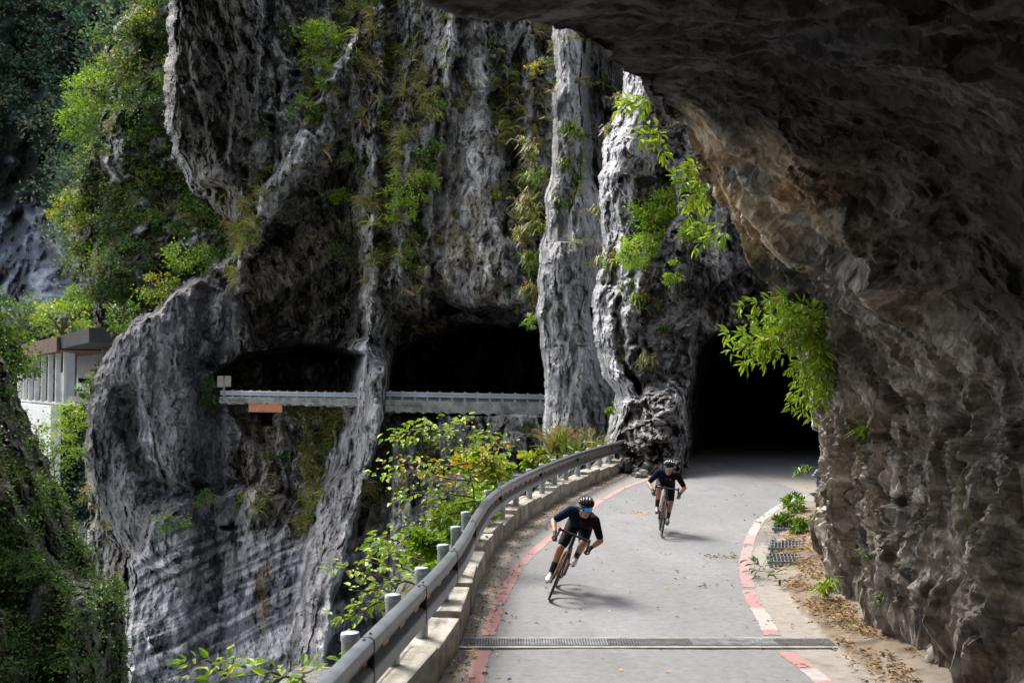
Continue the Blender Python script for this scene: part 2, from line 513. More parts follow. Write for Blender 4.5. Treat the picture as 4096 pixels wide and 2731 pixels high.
    c2 = sdpoly(X + jx * .5, Y + jy * .5, [(384, 404), (389, 368), (396, 346), (418, 334), (470, 322), (520, 321), (552, 330), (570, 404)])
    cave = np.maximum(ss(1.5, -9, c1), ss(1.5, -9, c2))
    nearcave = np.maximum(ss(26, 2, c1) * ss(330, 350, Y), ss(26, 2, c2))
    D = D - 0
    Dshelf = D.copy()
    D = D + cave * 14
    # hollow under the left deck
    h1 = sdpoly(X, Y, [(256, 408), (274, 408), (272, 425), (262, 425)]); D = D + ss(1, -4, h1) * 5
    h2 = sdpoly(X, Y, [(400, 411), (440, 411), (436, 432), (404, 428)]); D = D + ss(2, -5, h2) * 5
    D = D - 5.2 * ss(411, 416, Y) * ss(386, 394, X) * ss(556, 546, X)          # rock carries the right deck like a retaining wall
    # silhouettes roll away
    roll = ss(-9, -1, edge)
    D = D + roll ** 2 * 5
    R.mask = edge < 1.0
    # world noise (depth counts less, so steep flanks do not stretch the pattern)
    P = R.pts(D) * np.array([1, .3, 1], np.float32)
    sh = R.shape; rs = lambda a: a.reshape(sh)
    vert = rs(fbm(P, (0.22, 0.22, 0.06), 5, 3, 0.55)); wv = fbm(P, .25, 3, 6)[:, None]
    q = P.copy(); q[:, 2] = P[:, 2] - 0.5 * P[:, 0] + 0.5 * fbm(P, 0.12, 3, 5)
    bed = rs(fbm(q, (0.03, 0.03, 1.1), 4, 12, 0.6))
    Pw = P + wv * np.array([.5, .2, .5], np.float32)
    s1 = rs(scoop(Pw, (0.30, 0.3, 0.11), 2)); s2 = rs(scoop(Pw + 9, (0.62, 0.6, 0.27), 4)); s3 = rs(scoop(Pw, (1.3, 1.3, .7), 5))
    f1, id1, e1 = facet(Pw, (0.45, 0.45, 0.24), 2); f2, id2, e2 = facet(Pw, (1.0, 1.0, 0.62), 4)
    f1 = rs(f1); f2 = rs(f2); id1 = rs(id1); id2 = rs(id2)
    fine = rs(fbm(P, (1.3, 1.3, 0.7), 4, 21))
    smooth = np.clip(np.maximum(ss(0.05, 0.5, dome) * ss(245, 225, X), ss(0, -10, o4) * ss(500, 560, Y)), 0, 1)
    smooth = np.maximum(np.maximum(smooth, finface * 0.6), face * .45)
    rough = 1 - 0.72 * smooth
    qf = P.copy(); qf[:, 0] = P[:, 0] + 0.18 * P[:, 2] + 1.2 * vert.ravel()
    flute = rs(fbm(qf, (0.3, 0.1, 0.022), 3, 41, 0.55, True))
    rid = flute
    fr = rs(frac(Pw, (.21, .2, .125), 5, 50, .58, .06)); fr2 = rs(frac(P, (.5, .5, .4), 3, 56, .55, .1))
    D = D - rough * (.5 * vert + .3 * s1 + .15 * s2 + 2.2 * fr + 0.08 * fine + 0.2 * flute * ss(330, 250, Y)) - smooth * (0.4 * vert + 0.1 * fine + .38 * fr2 + .1 * s2)
    strat = np.maximum(m2 * ss(360, 200, Y) * 1.0, m4 * ss(500, 540, Y))
    D = D - 0.24 * bed * strat
    # ---------------- albedo
    tone = vert * 0.55 + fine * 0.35 + flute * 0.25 + (id2 - 0.5) * 0.25 + R.n2(70, 110, 8, 3) * 0.5
    col = mix(col, GREY_D, ss(0.0, -0.6, tone) * .75); col = mix(col, GREY_L, ss(0.12, 0.75, tone) * 0.85)
    sv = fbm(P * np.array([1, .3, .05], np.float32), .9, 4, 37).reshape(sh)
    pale = mix(np.zeros(sh + (3,), np.float32) + np.array((0.27, 0.265, 0.26), np.float32), (0.46, 0.455, 0.45), ss(.0, .5, sv + .5 * fine)); pale = mix(pale, (0.13, 0.125, 0.12), ss(-.1, -.5, sv + .4 * fine) * .8)
    pale = mix(pale, (0.27, 0.205, 0.11), ss(.1, .4, R.n2(14, 50, 44, 3)) * ss(170, 230, Y) * .6)
    col = mix(col, pale, face * .85)
    col = mix(col, mix(np.zeros(sh + (3,), np.float32) + np.array((0.12, 0.118, 0.118), np.float32), (0.3, 0.3, 0.305), ss(.0, .5, sv)), ss(4, -8, fb) * .8)
    for dd, sg, wd, a in ((d1, s1, 6, .9), (d2, s2, 5, .6), (d3, s3, 7, .5), (d4, s4, 6, .2), (d1c, d1c, 5, .6)):
        col = mix(col, WHITE, np.exp(-(dd / wd) ** 2) * a * ss(-0.35, 0.3, fine + vert * .5))
    warm = R.n2(40, 60, 14, 3)
    col = mix(col, BROWN, ss(0.1, 0.5, warm) * 0.55 * ss(-20, 60, Y))
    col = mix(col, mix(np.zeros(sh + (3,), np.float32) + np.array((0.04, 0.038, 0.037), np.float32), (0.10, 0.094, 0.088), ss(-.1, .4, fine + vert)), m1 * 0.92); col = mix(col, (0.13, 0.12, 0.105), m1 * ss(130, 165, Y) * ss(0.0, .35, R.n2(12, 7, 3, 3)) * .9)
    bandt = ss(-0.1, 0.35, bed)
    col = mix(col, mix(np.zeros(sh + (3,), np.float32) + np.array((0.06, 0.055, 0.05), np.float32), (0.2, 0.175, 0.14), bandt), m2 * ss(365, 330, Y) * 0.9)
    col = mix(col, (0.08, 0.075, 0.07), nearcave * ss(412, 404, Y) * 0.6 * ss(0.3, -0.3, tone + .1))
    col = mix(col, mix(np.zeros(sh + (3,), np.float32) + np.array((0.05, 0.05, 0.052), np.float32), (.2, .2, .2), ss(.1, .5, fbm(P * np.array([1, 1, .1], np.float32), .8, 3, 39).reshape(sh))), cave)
    # buttress: dark vertical weeping streaks and pale runs
    stre = fbm(P * np.array([1, .3, .04], np.float32), 0.55, 4, 33).reshape(sh)
    bm_ = ss(0, 0.25, dome) * ss(242, 222, X)
    colb = np.zeros(sh + (3,), np.float32) + np.array((0.06, 0.06, 0.068), np.float32)
    colb = mix(colb, (0.03, 0.03, 0.036), ss(0.0, 0.5, stre)); colb = mix(colb, (0.135, 0.13, 0.148), ss(-0.1, -0.5, stre) * .8)
    col = mix(col, colb, bm_ * 0.9)
    for lx, y0, y1, wd, a in ((139, 330, 470, 1.6, .5), (215, 285, 345, 5, .6), (190, 275, 330, 3, .35), (205, 330, 360, 4, .4), (225, 270, 300, 6, .4)):
        l = np.exp(-((X - lx + jx * .3) / wd) ** 2) * ss(y0, y0 + 25, Y) * ss(y1, y1 - 25, Y); col = mix(col, (0.36, 0.36, 0.4), l * a)
    # pale lilac gully
    gz = sdpoly(Xj, Yj, [(125, 410), (140, 440), (146, 482), (182, 505), (165, 470), (160, 440), (150, 415)])
    col = mix(col, (0.34, 0.33, 0.4), ss(5, -8, gz) * ss(-.3, .3, fine + stre))
    # striped marble
    b2 = ss(-0.28, 0.32, bed + 0.25 * fine)
    marble = mix(np.zeros(sh + (3,), np.float32) + np.array((0.11, 0.118, 0.145), np.float32), (0.44, 0.44, 0.475), b2)
    col = mix(col, marble, m4 * ss(505, 565, Y + jy) * 0.92)
    dk = sdpoly(Xj, Yj, [(388, 430), (545, 420), (560, 640), (400, 640), (350, 600)])
    col = mix(col, mix(marble * 0.0 + np.array((0.24, 0.235, 0.23), np.float32), (0.46, 0.46, 0.48), b2), ss(8, -20, dk) * .75)
    # fin: pale mauve-grey slab with a white crest
    ff = finface * ss(-2, 8, X - lxs)
    col = mix(col, mix(np.zeros(sh + (3,), np.float32) + np.array((0.14, 0.133, 0.147), np.float32), (0.32, 0.31, 0.33), ss(-.2, .5, vert + fine)), ff * .9)
    col = mix(col, WHITE, np.exp(-((X - cxs + 3) / 4.0) ** 2) * ss(385, 420, Y) * ss(-.4, .2, fine) * .9)
    lt = np.exp(-((X - 306 - jx) / 9.0) ** 2) * ss(412, 425, Y) * ss(495, 470, Y); col = mix(col, WHITE, lt * .9 * ss(-.3, .2, fine + vert))
    tn = sdpoly(Xj, Yj, [(250, 420), (285, 430), (282, 500), (250, 520), (240, 460)]); col = mix(col, (0.3, 0.27, 0.23), ss(6, -8, tn) * .8)
    oc = sdpoly(Xj, Yj, [(254, 575), (272, 560), (268, 640), (258, 610)]); col = mix(col, OCHRE, ss(4, -5, oc) * .6)
    for lx, y0, y1, wd in ((263, 540, 660, 4), (214, 520, 600, 4), (240, 540, 590, 6), (450, 190, 300, 4), (470, 220, 300, 5), (495, 240, 305, 4)):
        l = np.exp(-((X - lx + jx * .6) / wd) ** 2) * ss(y0, y0 + 20, Y) * ss(y1, y1 - 40, Y); col = mix(col, (0.06, 0.05, 0.04) if y0 > 400 else (0.2, 0.15, 0.08), l * .55)
    # thin moss and dead grass roots on the ledges
    mo = R.n2(9, 14, 19, 4) + 0.6 * R.n2(50, 50, 20, 2) - 0.3 * (rid) - .05
    mo = mo * (1 - cave) * (1 - m1 * .8) * (1 - m2 * .8) * (1 - .8 * smooth)
    col = mix(col, MOSS, ss(0.3, 0.75, mo) * .6); col = mix(col, DRY, ss(0.5, 0.85, mo) * .4)
    R.moss = mo; R.cave = cave; R.edge = edge; R.Dsh = Dshelf; R.smooth = smooth; R.m1 = m1; R.m2 = m2; R.m4 = m4
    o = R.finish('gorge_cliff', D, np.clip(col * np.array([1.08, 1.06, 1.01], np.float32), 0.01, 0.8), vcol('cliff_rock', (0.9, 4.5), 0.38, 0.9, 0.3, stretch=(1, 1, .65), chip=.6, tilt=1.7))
    struct(o, 'tall ribbed grey cliff across the gorge with two dark road caves cut into it', 'cliff')
    return R
GW = great_wall()

# ---- pale pillar that stands free in front of the great wall
def pillar():
    R = Relief(526, 640, -60, 520, 0.7)
    X, Y = R.X, R.Y
    jx = R.n2(30, 26, 3, 4) * 5.0; jy = R.n2(9, 9, 4, 4) * 3
    Ys = [-60, 22, 72, 112, 143, 191, 241, 281, 313, 346, 368, 392, 424, 456, 520]
    Lx = [556, 554, 555, 553, 553, 547, 542, 538, 536.5, 541, 544, 546, 544, 544, 543]
    lx = np.interp(Y, Ys, Lx) + jx * .6
    wid = np.interp(Y, [-60, 60, 120, 170, 240, 320, 400, 520], [27, 26, 26, 30, 50, 56, 62, 66])
    u = (X - lx) / wid                                     # 0 at the left edge, 1 at the right shoulder
    prof = np.clip(1 - (np.abs(u - 0.48) / 0.5) ** 2.2, -3, 1)
    D = 51.5 - 2.6 * np.where(prof > 0, np.sqrt(np.maximum(prof, 0)), prof * 0.6)
    D = np.minimum(D, 58 + (X - 560) * .02)
    P = R.pts(D) * np.array([1, .4, 1], np.float32); sh = R.shape; sc1 = scoop(P, (.55, .5, .22), 6).reshape(sh); sc2 = scoop(P, (1.5, 1.5, .8), 7).reshape(sh)
    vert = fbm(P, (0.55, 0.5, 0.09), 5, 7, .55).reshape(sh); f1, i1, _ = facet(P, (0.5, .5, .28), 6); f2, i2, _ = facet(P, (1.6, 1.6, .9), 8)
    fine = fbm(P, (2.2, 2.2, 1.0), 4, 23).reshape(sh)
    f1 = f1.reshape(sh); f2 = f2.reshape(sh); i2 = i2.reshape(sh)
    flute = fbm(P, (1.0, .3, .07), 3, 43, .6, True).reshape(sh)
    upper = ss(230, 130, Y)
    fr = frac(P, (.35, .35, .16), 5, 60, .55, .09).reshape(sh)
    D = D - (0.3 * vert + 0.16 * sc1 + .1 * sc2 + 0.75 * fr + 0.07 * fine + 0.4 * flute * upper)
    for py_, a in ((205, .35), (345, .5), (300, .3), (258, .35)): D = D + a * np.exp(-((Y + jy * 3 + (X - 560) * .25 - py_) / 2.2) ** 2) * ss(-.1, .3, vert)
    D = D + ss(6, 0, X - lx) ** 2 * 4
    R.mask = (X > lx - 0.7)
    col = np.zeros(sh + (3,), np.float32) + np.array((0.3, 0.3, 0.31), np.float32)
    tone = vert * .6 + fine * .5 + (i2 - .5) * .2 + .25 * R.n2(20, 30, 3, 3)
    col = mix(col, WHITE, ss(0.1, .7, tone) * .55); col = mix(col, (0.12, 0.12, 0.125), ss(-.1, -.6, tone) * .85)
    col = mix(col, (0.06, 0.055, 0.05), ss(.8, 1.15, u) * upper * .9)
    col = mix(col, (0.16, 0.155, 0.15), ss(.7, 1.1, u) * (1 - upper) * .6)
    st = fbm(P * np.array([1, 1, .05], np.float32), 1.3, 3, 35).reshape(sh)
    col = mix(col, (0.08, 0.08, 0.085), ss(.15, .5, st) * ss(300, 380, Y) * .8)
    R.moss = R.n2(8, 10, 31, 3)
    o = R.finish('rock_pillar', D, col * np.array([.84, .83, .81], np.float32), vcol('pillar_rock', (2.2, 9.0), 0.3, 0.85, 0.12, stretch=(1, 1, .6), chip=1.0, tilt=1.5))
    struct(o, 'pale grey free standing rock pillar in front of the caves', 'rock pillar')
    return R
PL = pillar()

# ---- cliff with the tunnel mouth at the end of the road
def tunnel_cliff():
    R = Relief(580, 960, -30, 486, 0.8)
    X, Y = R.X, R.Y
    jx = R.n2(20, 18, 5, 4) * 4; jy = R.n2(14, 14, 6, 4) * 3.2
    Xj, Yj = X + jx, Y + jy
    Ys = [-30, 61, 89, 120, 143, 175, 207, 239, 258, 289, 306, 327, 352, 378, 388, 396, 413, 437, 453, 486]
    Lx = [630, 625, 623, 614, 602, 600, 599, 602, 603, 595, 590, 592, 597, 603, 612, 615, 612, 605, 603, 600]
    lx = np.interp(Y, Ys, Lx) + jx * .7
    u = X - lx
    D = 40.5 - 2.6 * ss(0, 22, u) + np.clip(X - 640, 0, 300) * 0.004
    # upper blocks
    rl, rs = dline(Xj, Yj, [(652, -30), (650, 100), (655, 160), (668, 190), (672, 230)])
    D = D - .5 * ss(10, -4, rs) * ss(250, 180, Y)
    ov = sdpoly(Xj, Yj, [(634, 178), (672, 172), (680, 215), (660, 240), (640, 225)]); D = D + ss(3, -5, ov) * .9
    nose, ns = dline(Xj, Yj, [(591, 300), (596, 340), (604, 380), (615, 392)])
    D = D - 0.6 * np.exp(-(nose - 10) ** 2 / 80.0)
    gap, gs = dline(Xj, Yj, [(622, 260), (616, 310), (622, 360), (640, 392)])
    D = D + .8 * np.exp(-(gap / 5) ** 2)
    # slope that comes forward to the tunnel's left jamb
    D = D - 1.4 * ss(640, 690, X) * ss(470, 300, Y) * ss(740, 700, X)
    # recess band over the mouth and the mouth
    rec = sdpoly(Xj * .6 + X * .4, Yj * .6 + Y * .4, [(690, 345), (700, 305), (714, 284), (722, 282), (732, 272), (754, 262), (800, 256), (920, 256), (920, 400), (700, 400)])
    D = D + ss(2, -5, rec) * 1.1
    jam = X + jx * .8
    tun = sdpoly(jam, Y + jy * .9, [(687, 520), (686, 430), (689, 380), (697, 348), (712, 330), (740, 322), (780, 318), (826, 325), (842, 360), (846, 520)])
    D = D + (np.clip(-tun - 1, 0, 60) * .42 + 5 * (1 - np.exp(np.minimum(tun, 0) / 5))) * ss(2, -3, tun)
    R.tun = tun
    # rubble buttress at the foot, left of the mouth
    rub = sdpoly(Xj, Yj, [(617, 397), (640, 388), (668, 378), (684, 386), (690, 420), (693, 480), (604, 500), (602, 440)])
    D = D - ss(3, -14, rub) * (1.5 + 1.6 * ss(390, 460, Y))
    P = R.pts(D) * np.array([1, .45, 1], np.float32); sh = R.shape; wv = fbm(P, .6, 3, 6)[:, None] * .5
    sc1 = scoop(P + wv, (.6, .6, .4), 8).reshape(sh); sc2 = scoop(P + wv, (1.5, 1.5, 1.0), 9).reshape(sh); sc3 = scoop(P, (3.6, 3.6, 2.6), 10).reshape(sh)
    vert = fbm(P, (0.7, 0.7, 0.2), 5, 8, .55).reshape(sh)
    f1, i1, _ = facet(P, (0.75, .75, .6), 9); f2, i2, e2 = facet(P, (2.2, 2.2, 1.7), 10); f3, i3, _ = facet(P, (5, 5, 4.2), 14)
    f1, f2, f3, i1, i2, i3 = [a.reshape(sh) for a in (f1, f2, f3, i1, i2, i3)]
    fine = fbm(P, 3.2, 4, 24).reshape(sh)
    smooth = ss(640, 660, X) * ss(285, 330, Y) * ss(396, 370, Y) * ss(700, 680, X)
    k = 1 - .6 * smooth
    q = P.copy(); q[:, 2] = P[:, 2] + .5 * P[:, 0] + .2 * fbm(P, .5, 3, 5)
    bed = fbm(q, (.1, .1, 3.0), 4, 15, .6).reshape(sh)
    rb = ss(2, -8, rub)
    fr = frac(P + wv * .6, (.5, .5, .36), 5, 64, .56, .08).reshape(sh)
    D = D - (.35 + .65 * k) * (0.2 * vert + .14 * sc1 + .08 * sc2 + 0.95 * fr + 0.04 * fine) - .12 * bed * ss(0, -4, rec) - rb * (.42 * frac(P + 5, (.8, .8, 1.1), 4, 96, .55, .04).reshape(sh))
    D = D + ss(5, 0, u) ** 2 * 3
    R.mask = X > lx - .8
    col = np.zeros(sh + (3,), np.float32) + np.array((0.34, 0.34, 0.36), np.float32)
    tone = vert * .5 + fine * .4 + (i2 - .5) * .35 + (i3 - .5) * .25
    col = mix(col, (0.58, 0.58, 0.6), ss(0.0, .45, tone) * .9); col = mix(col, (0.16, 0.16, 0.165), ss(-.15, -.6, tone) * .6)
    dkp = sdpoly(Xj, Yj, [(652, 262), (668, 226), (684, 205), (700, 212), (706, 240), (698, 262), (712, 276), (722, 284), (704, 300), (696, 345), (690, 378), (694, 410), (640, 392), (622, 378), (632, 330), (646, 300)])
    dark = ss(4, -6, dkp)
    colm = np.zeros(sh + (3,), np.float32) + np.array((0.12, 0.117, 0.115), np.float32)
    colm = mix(colm, (0.26, 0.25, 0.245), ss(0.0, .5, tone) * .8); colm = mix(colm, (0.06, 0.056, 0.053), ss(-.1, -.5, tone) * .8)
    col = mix(col, colm, dark * .85 * (1 - rb))
    sm = np.zeros(sh + (3,), np.float32) + np.array((0.165, 0.16, 0.163), np.float32)
    col = mix(col, mix(sm, (0.09, 0.085, 0.083), ss(.05, .4, fine + vert)), smooth * .8)
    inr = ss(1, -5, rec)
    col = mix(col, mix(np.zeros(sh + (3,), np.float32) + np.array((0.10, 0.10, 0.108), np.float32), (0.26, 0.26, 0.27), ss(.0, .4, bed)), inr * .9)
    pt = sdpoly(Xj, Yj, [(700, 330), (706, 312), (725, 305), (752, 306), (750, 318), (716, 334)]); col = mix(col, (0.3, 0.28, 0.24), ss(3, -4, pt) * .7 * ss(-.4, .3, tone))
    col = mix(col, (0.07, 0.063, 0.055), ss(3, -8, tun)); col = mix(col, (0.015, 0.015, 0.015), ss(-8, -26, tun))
    rc = np.zeros(sh + (3,), np.float32) + np.array((0.24, 0.235, 0.24), np.float32)
    rc = mix(rc, (0.5, 0.5, 0.52), ss(0.05, .45, tone + .25 * ss(430, 385, Y))); rc = mix(rc, (0.13, 0.12, 0.11), ss(-.1, -.5, tone) * .7)
    rc = mix(rc, (0.15, 0.138, 0.125), ss(425, 450, Y + (660 - X) * .5) * .75 * ss(.35, -.2, tone))
    col = mix(col, rc, rb)
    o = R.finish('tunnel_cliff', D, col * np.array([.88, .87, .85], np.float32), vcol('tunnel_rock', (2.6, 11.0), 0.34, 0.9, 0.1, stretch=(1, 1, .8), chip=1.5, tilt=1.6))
    struct(o, 'broken grey cliff holding the dark tunnel mouth at the end of the road', 'cliff')
    return R
TC = tunnel_cliff()

# ---- wooded shoulder behind the dark overhang
def shoulder():
    R = Relief(40, 262, -50, 420, 1.2)
    X, Y = R.X, R.Y
    jx = R.n2(14, 14, 7, 4) * 6; Xj = X + jx
    sil = np.interp(Y, [-50, -10, 30, 60, 110, 160, 200, 230, 262, 300, 340, 420], [190, 150, 112, 104, 100, 86, 70, 66, 72, 90, 100, 120])
    u = Xj - sil
    D = 112 - 6 * ss(0, 40, u) - 3 * np.sin(Y / 23.0 + X / 60) + np.clip(X - 120, 0, 200) * -.01
    D = D + ss(8, 0, u) ** 2 * 10
    R.mask = u > -.6
    P = R.pts(D); sh = R.shape
    vert = fbm(P, (.2, .2, .14), 5, 27, .6).reshape(sh); f1 = facet(P, (.3, .3, .24), 12)[0].reshape(sh); f2 = facet(P, (.8, .8, .8), 13)[0].reshape(sh)
    D = D - 3.0 * vert - 1.6 * f1 - .7 * f2
    fine = fbm(P, .9, 4, 28).reshape(sh)
    col = np.zeros(sh + (3,), np.float32) + np.array((0.13, 0.125, 0.12), np.float32)
    col = mix(col, (0.3, 0.29, 0.29), ss(.05, .5, fine + vert * .5)); col = mix(col, (0.04, 0.038, 0.03), ss(0, -.5, fine))
    mo = R.n2(16, 12, 29, 4)
    R.moss = mo
    col = mix(col, (0.05, 0.065, 0.02), ss(-.1, .3, mo) * .8)
    o = R.finish('wooded_shoulder', D, col, vcol('cliff_rock', ()))
    struct(o, 'rocky overgrown shoulder of the cliff at the upper left', 'hillside')
    return R
SH = shoulder()

# ---- mountain side far behind
def mountain():
    R = Relief(-70, 280, -80, 520, 1.8)
    X, Y = R.X, R.Y
    D = 255 - 0.05 * (Y - 200) + 8 * np.sin(X / 40.0 + Y / 90)
    P = R.pts(D); sh = R.shape
    v = fbm(P, (.03, .03, .022), 5, 51, .6).reshape(sh); cl = fbm(P, (.14, .14, .14), 3, 52, .6, True).reshape(sh)
    D = D - 16 * v - 4 * cl
    rock = sdpoly(X + R.n2(14, 14, 9, 4) * 8, Y + R.n2(14, 14, 10, 4) * 8, [(-90, 205), (-10, 190), (30, 205), (62, 215), (92, 260), (88, 330), (-90, 345)])
    rk = ss(4, -6, rock)
    rk2 = ss(.32, .5, R.n2(24, 34, 11, 4))
    f1 = facet(P, (.09, .09, .07), 15)[0].reshape(sh)
    D = D - 3 * f1 * np.maximum(rk, rk2)
    col = np.zeros(sh + (3,), np.float32) + np.array((0.022, 0.036, 0.026), np.float32)
    fine = fbm(P, .2, 4, 53).reshape(sh)
    grey = mix(np.zeros(sh + (3,), np.float32) + np.array((0.07, 0.08, 0.105), np.float32), (0.24, 0.26, 0.31), ss(.0, .5, fine + v * .3))
    grey = mix(grey, (0.05, 0.055, 0.06), ss(0, -.4, fine))
    col = mix(col, grey, np.maximum(rk, rk2 * .7))
    R.veg = (1 - np.maximum(rk, rk2 * .7)); R.v = v
    o = R.finish('mountain', D, col, vcol('mountain_rock', (0.25, 1.2), .35, .5, 1.0))
    struct(o, 'dark forested mountainside far behind the gorge', 'mountain')
    return R
MT = mountain()

# ---- wooded bluff on the near left
def bluff():
    R = Relief(-60, 150, 330, 720, 0.9)
    X, Y = R.X, R.Y
    jx = R.n2(12, 12, 13, 4) * 4
    sil = np.interp(Y, [330, 350, 380, 420, 460, 510, 560, 585, 600, 640, 720], [-6, 2, 14, 28, 48, 70, 92, 108, 122, 127, 128])
    u = sil + jx - X
    D = 62 - 7 * ss(0, 60, u) + ss(9, 0, u) ** 2 * 9 - 4 * ss(560, 600, Y) * ss(60, 90, X) - .02 * np.clip(60 - X, 0, 200)
    R.mask = u > -.6
    P = R.pts(D); sh = R.shape
    v = fbm(P, (.35, .35, .2), 5, 61, .6).reshape(sh); f1 = facet(P, (.5, .5, .35), 17)[0].reshape(sh)
    D = D - 1.6 * v - .9 * f1
    fine = fbm(P, 1.4, 4, 62).reshape(sh)
    col = np.zeros(sh + (3,), np.float32) + np.array((0.05, 0.042, 0.034), np.float32)
    col = mix(col, (0.1, 0.09, 0.075), ss(.1, .5, fine)); col = mix(col, (0.02, 0.022, 0.014), ss(.0, -.4, fine))
    st = sdpoly(X + jx, Y, [(66, 610), (78, 588), (96, 590), (100, 640), (92, 720), (70, 720)]); col = mix(col, (0.13, 0.13, 0.14), ss(4, -5, st) * .8 * ss(640, 600, Y))
    R.u = u; R.moss = R.n2(14, 12, 63, 4)
    o = R.finish('wooded_bluff', D, col, vcol('cliff_rock', ()))
    struct(o, 'dark overgrown bluff in the left foreground of the gorge', 'hillside')
    return R
BL = bluff()

# ---- rock overhang: wall and roof of the half tunnel the camera stands in
def catmull(tab, t):
    ks = np.array(sorted(tab)); vals = np.array([tab[k] for k in ks], float)
    return np.stack([np.interp(t, ks, vals[:, i]) for i in range(vals.shape[1])], -1)

EDGE = {-14: (-5.5, 4.9), 0: (-4.6, 4.75), 3: (-2.6, 4.6), 4.4: (-.9, 4.65), 5.2: (-.19, 4.71), 5.8: (.08, 4.85), 6.6: (.43, 4.99), 7.6: (.77, 5.11), 8.2: (.986, 5.18), 9: (1.12, 5.19), 10: (1.54, 5.2), 12: (2.24, 5.09),
        13.7: (2.89, 4.86), 15: (3.41, 4.63), 16.3: (4.03, 4.33), 17.5: (4.61, 4.08), 18.6: (5.09, 3.62), 19.3: (5.4, 3.3), 20.2: (5.95, 3.2), 22: (7.3, 3.4), 26: (10.2, 4), 41: (14.2, 5)}
BASE = {-14: (4.0,), 0: (4.1,), 10: (4.12,), 12: (4.12,), 14: (4.12,), 15.5: (4.5,), 17: (4.88,), 18.4: (5.2,), 19.3: (5.42,), 20.2: (5.8,), 22: (6.9,), 26: (9.8,), 41: (13.8,)}
def overhang():
    ys = np.concatenate([np.arange(-14, 4.6, .12), np.arange(4.6, 8.5, .016), np.arange(8.5, 20.4, .025), np.arange(20.4, 41, .16)])
    e = catmull(EDGE, ys); b = catmull(BASE, ys)[:, 0]
    # soften the tables along the road
    kr = np.exp(-np.linspace(-2, 2, 41) ** 2); kr /= kr.sum()
    K = []
    far = ss(15.5, 19.5, ys)
    for i, y in enumerate(ys):
        xb, xe, ze = b[i], e[i, 0], e[i, 1]
        f = far[i]
        p = [(xb + .02, -.7), (xb + .05, .5), (xb + .12, 1.4), (xb + .1, 2.2), (xb - .08 + .1 * f, 2.9 + .05 * f)]
        x0, z0 = p[-1]
        L = lambda t, dx, dz: (x0 + (xe - x0) * t + dx * (1 - f), z0 + (ze - z0) * t + dz * (1 - f))
        c = float(ss(9.0, 8.0, y))
        p += [L(.3, .06 + .34 * c, .04 + .75 * c), L(.62, .06 + .3 * c, .06 + .62 * c), L(.85, .04 + .1 * c, .05 + .28 * c), L(.97, .02, .02 + .04 * c)]
        p += [(xe, ze), (xe + .04, ze + .35), (xe + .3, ze + 1.2), (xe + 1.2, ze + 5), (xe + 4.5, ze + 16), (xe + 16, ze + 17), (xe + 40, ze + 16)]
        K.append(p)
    K = np.array(K)                                         # ny, k, 2
    seg = [8, 38, 40, 42, 74, 80, 66, 46, 14, 10, 16, 14, 10, 10, 3]
    out = []
    for a in range(K.shape[1] - 1):
        tt = np.linspace(0, 1, seg[a], endpoint=False)
        p0 = K[:, max(a - 1, 0)]; p1 = K[:, a]; p2 = K[:, a + 1]; p3 = K[:, min(a + 2, K.shape[1] - 1)]
        for t in tt:
            c = .5 * ((2 * p1) + (p2 - p0) * t + (2 * p0 - 5 * p1 + 4 * p2 - p3) * t ** 2 + (3 * p1 - p0 - 3 * p2 + p3) * t ** 3) if 0 < a < 9 else p1 + (p2 - p1) * t
            out.append(c)
    out.append(K[:, -1])
    A = np.stack(out, 1)                                    # ny, np, 2
    ny, npr = A.shape[:2]
    V = np.zeros((ny, npr, 3), np.float32); V[..., 0] = A[..., 0]; V[..., 1] = ys[:, None]; V[..., 2] = A[..., 1]
    du = np.gradient(V, axis=0); dv = np.gradient(V, axis=1)
    N = np.cross(du, dv); N /= np.linalg.norm(N, axis=-1, keepdims=True) + 1e-9
    P = V.reshape(-1, 3)
    # N must point to the open side (towards -x / down)
    cen = np.array([0, 0, 2.2]); sgn = np.sign(((np.array([0.0, 0, 2.2]) - V[:, 110]) * N[:, 110]).sum(-1).mean()); N = N * sgn
    wall = ss(3.4, 2.2, V[..., 2]) * ss(2.5, 3.5, V[..., 0])
    wp = fbm(P, .5, 3, 71)
    # beds dip along the road: rotate the noise frame so blades hang diagonally
    q = np.stack([P[:, 0] * .8 + .5 * P[:, 2], P[:, 1] + .28 * P[:, 2] + .22 * P[:, 0], P[:, 2] * .8 - .5 * P[:, 0]], -1).astype(np.float32) + wp[:, None] * .3
    f2, i2, e2 = facet(q + .3 * wp[:, None], (1.5, 2.9, 1.5), 22); f3, i3, e3 = facet(q, (4.5, 7.5, 4.2), 23)
    qw = np.stack([P[:, 0], P[:, 1] + .3 * P[:, 2], P[:, 2] * .42], -1) + wp[:, None] * .3
    a1 = scoop(q, (.6, 1.1, .6), 21); a2 = scoop(q + 5 + .3 * wp[:, None], (1.5, 2.8, 1.4), 22); a3 = scoop(q, (4.2, 7.5, 4.0), 23)
    g1 = scoop(qw, (1.3, 1.4, 1.2), 25); g2 = scoop(qw + 3, (3.4, 3.6, 3.2), 26); g3 = scoop(qw, (9, 9, 9), 27); _, j2, _ = facet(qw, (4.2, 4.6, 4.2), 26)
    rid = fbm(q, (1.0, 1.6, .8), 4, 73, .55, True); fine = fbm(P, 5.0, 4, 74, .6); big = fbm(P, (.35, .3, .35), 3, 75)
    rs = lambda a: a.reshape(ny, npr)
    z = V[..., 2]
    wl = rs(ss(3.3, 2.4, P[:, 2]) * ss(3.0, 3.8, P[:, 0])) * 1.0
    lo = wl
    edgeband = ss(0.0, .25, np.abs(np.arange(npr) - 408) / 60.0)[None, :]
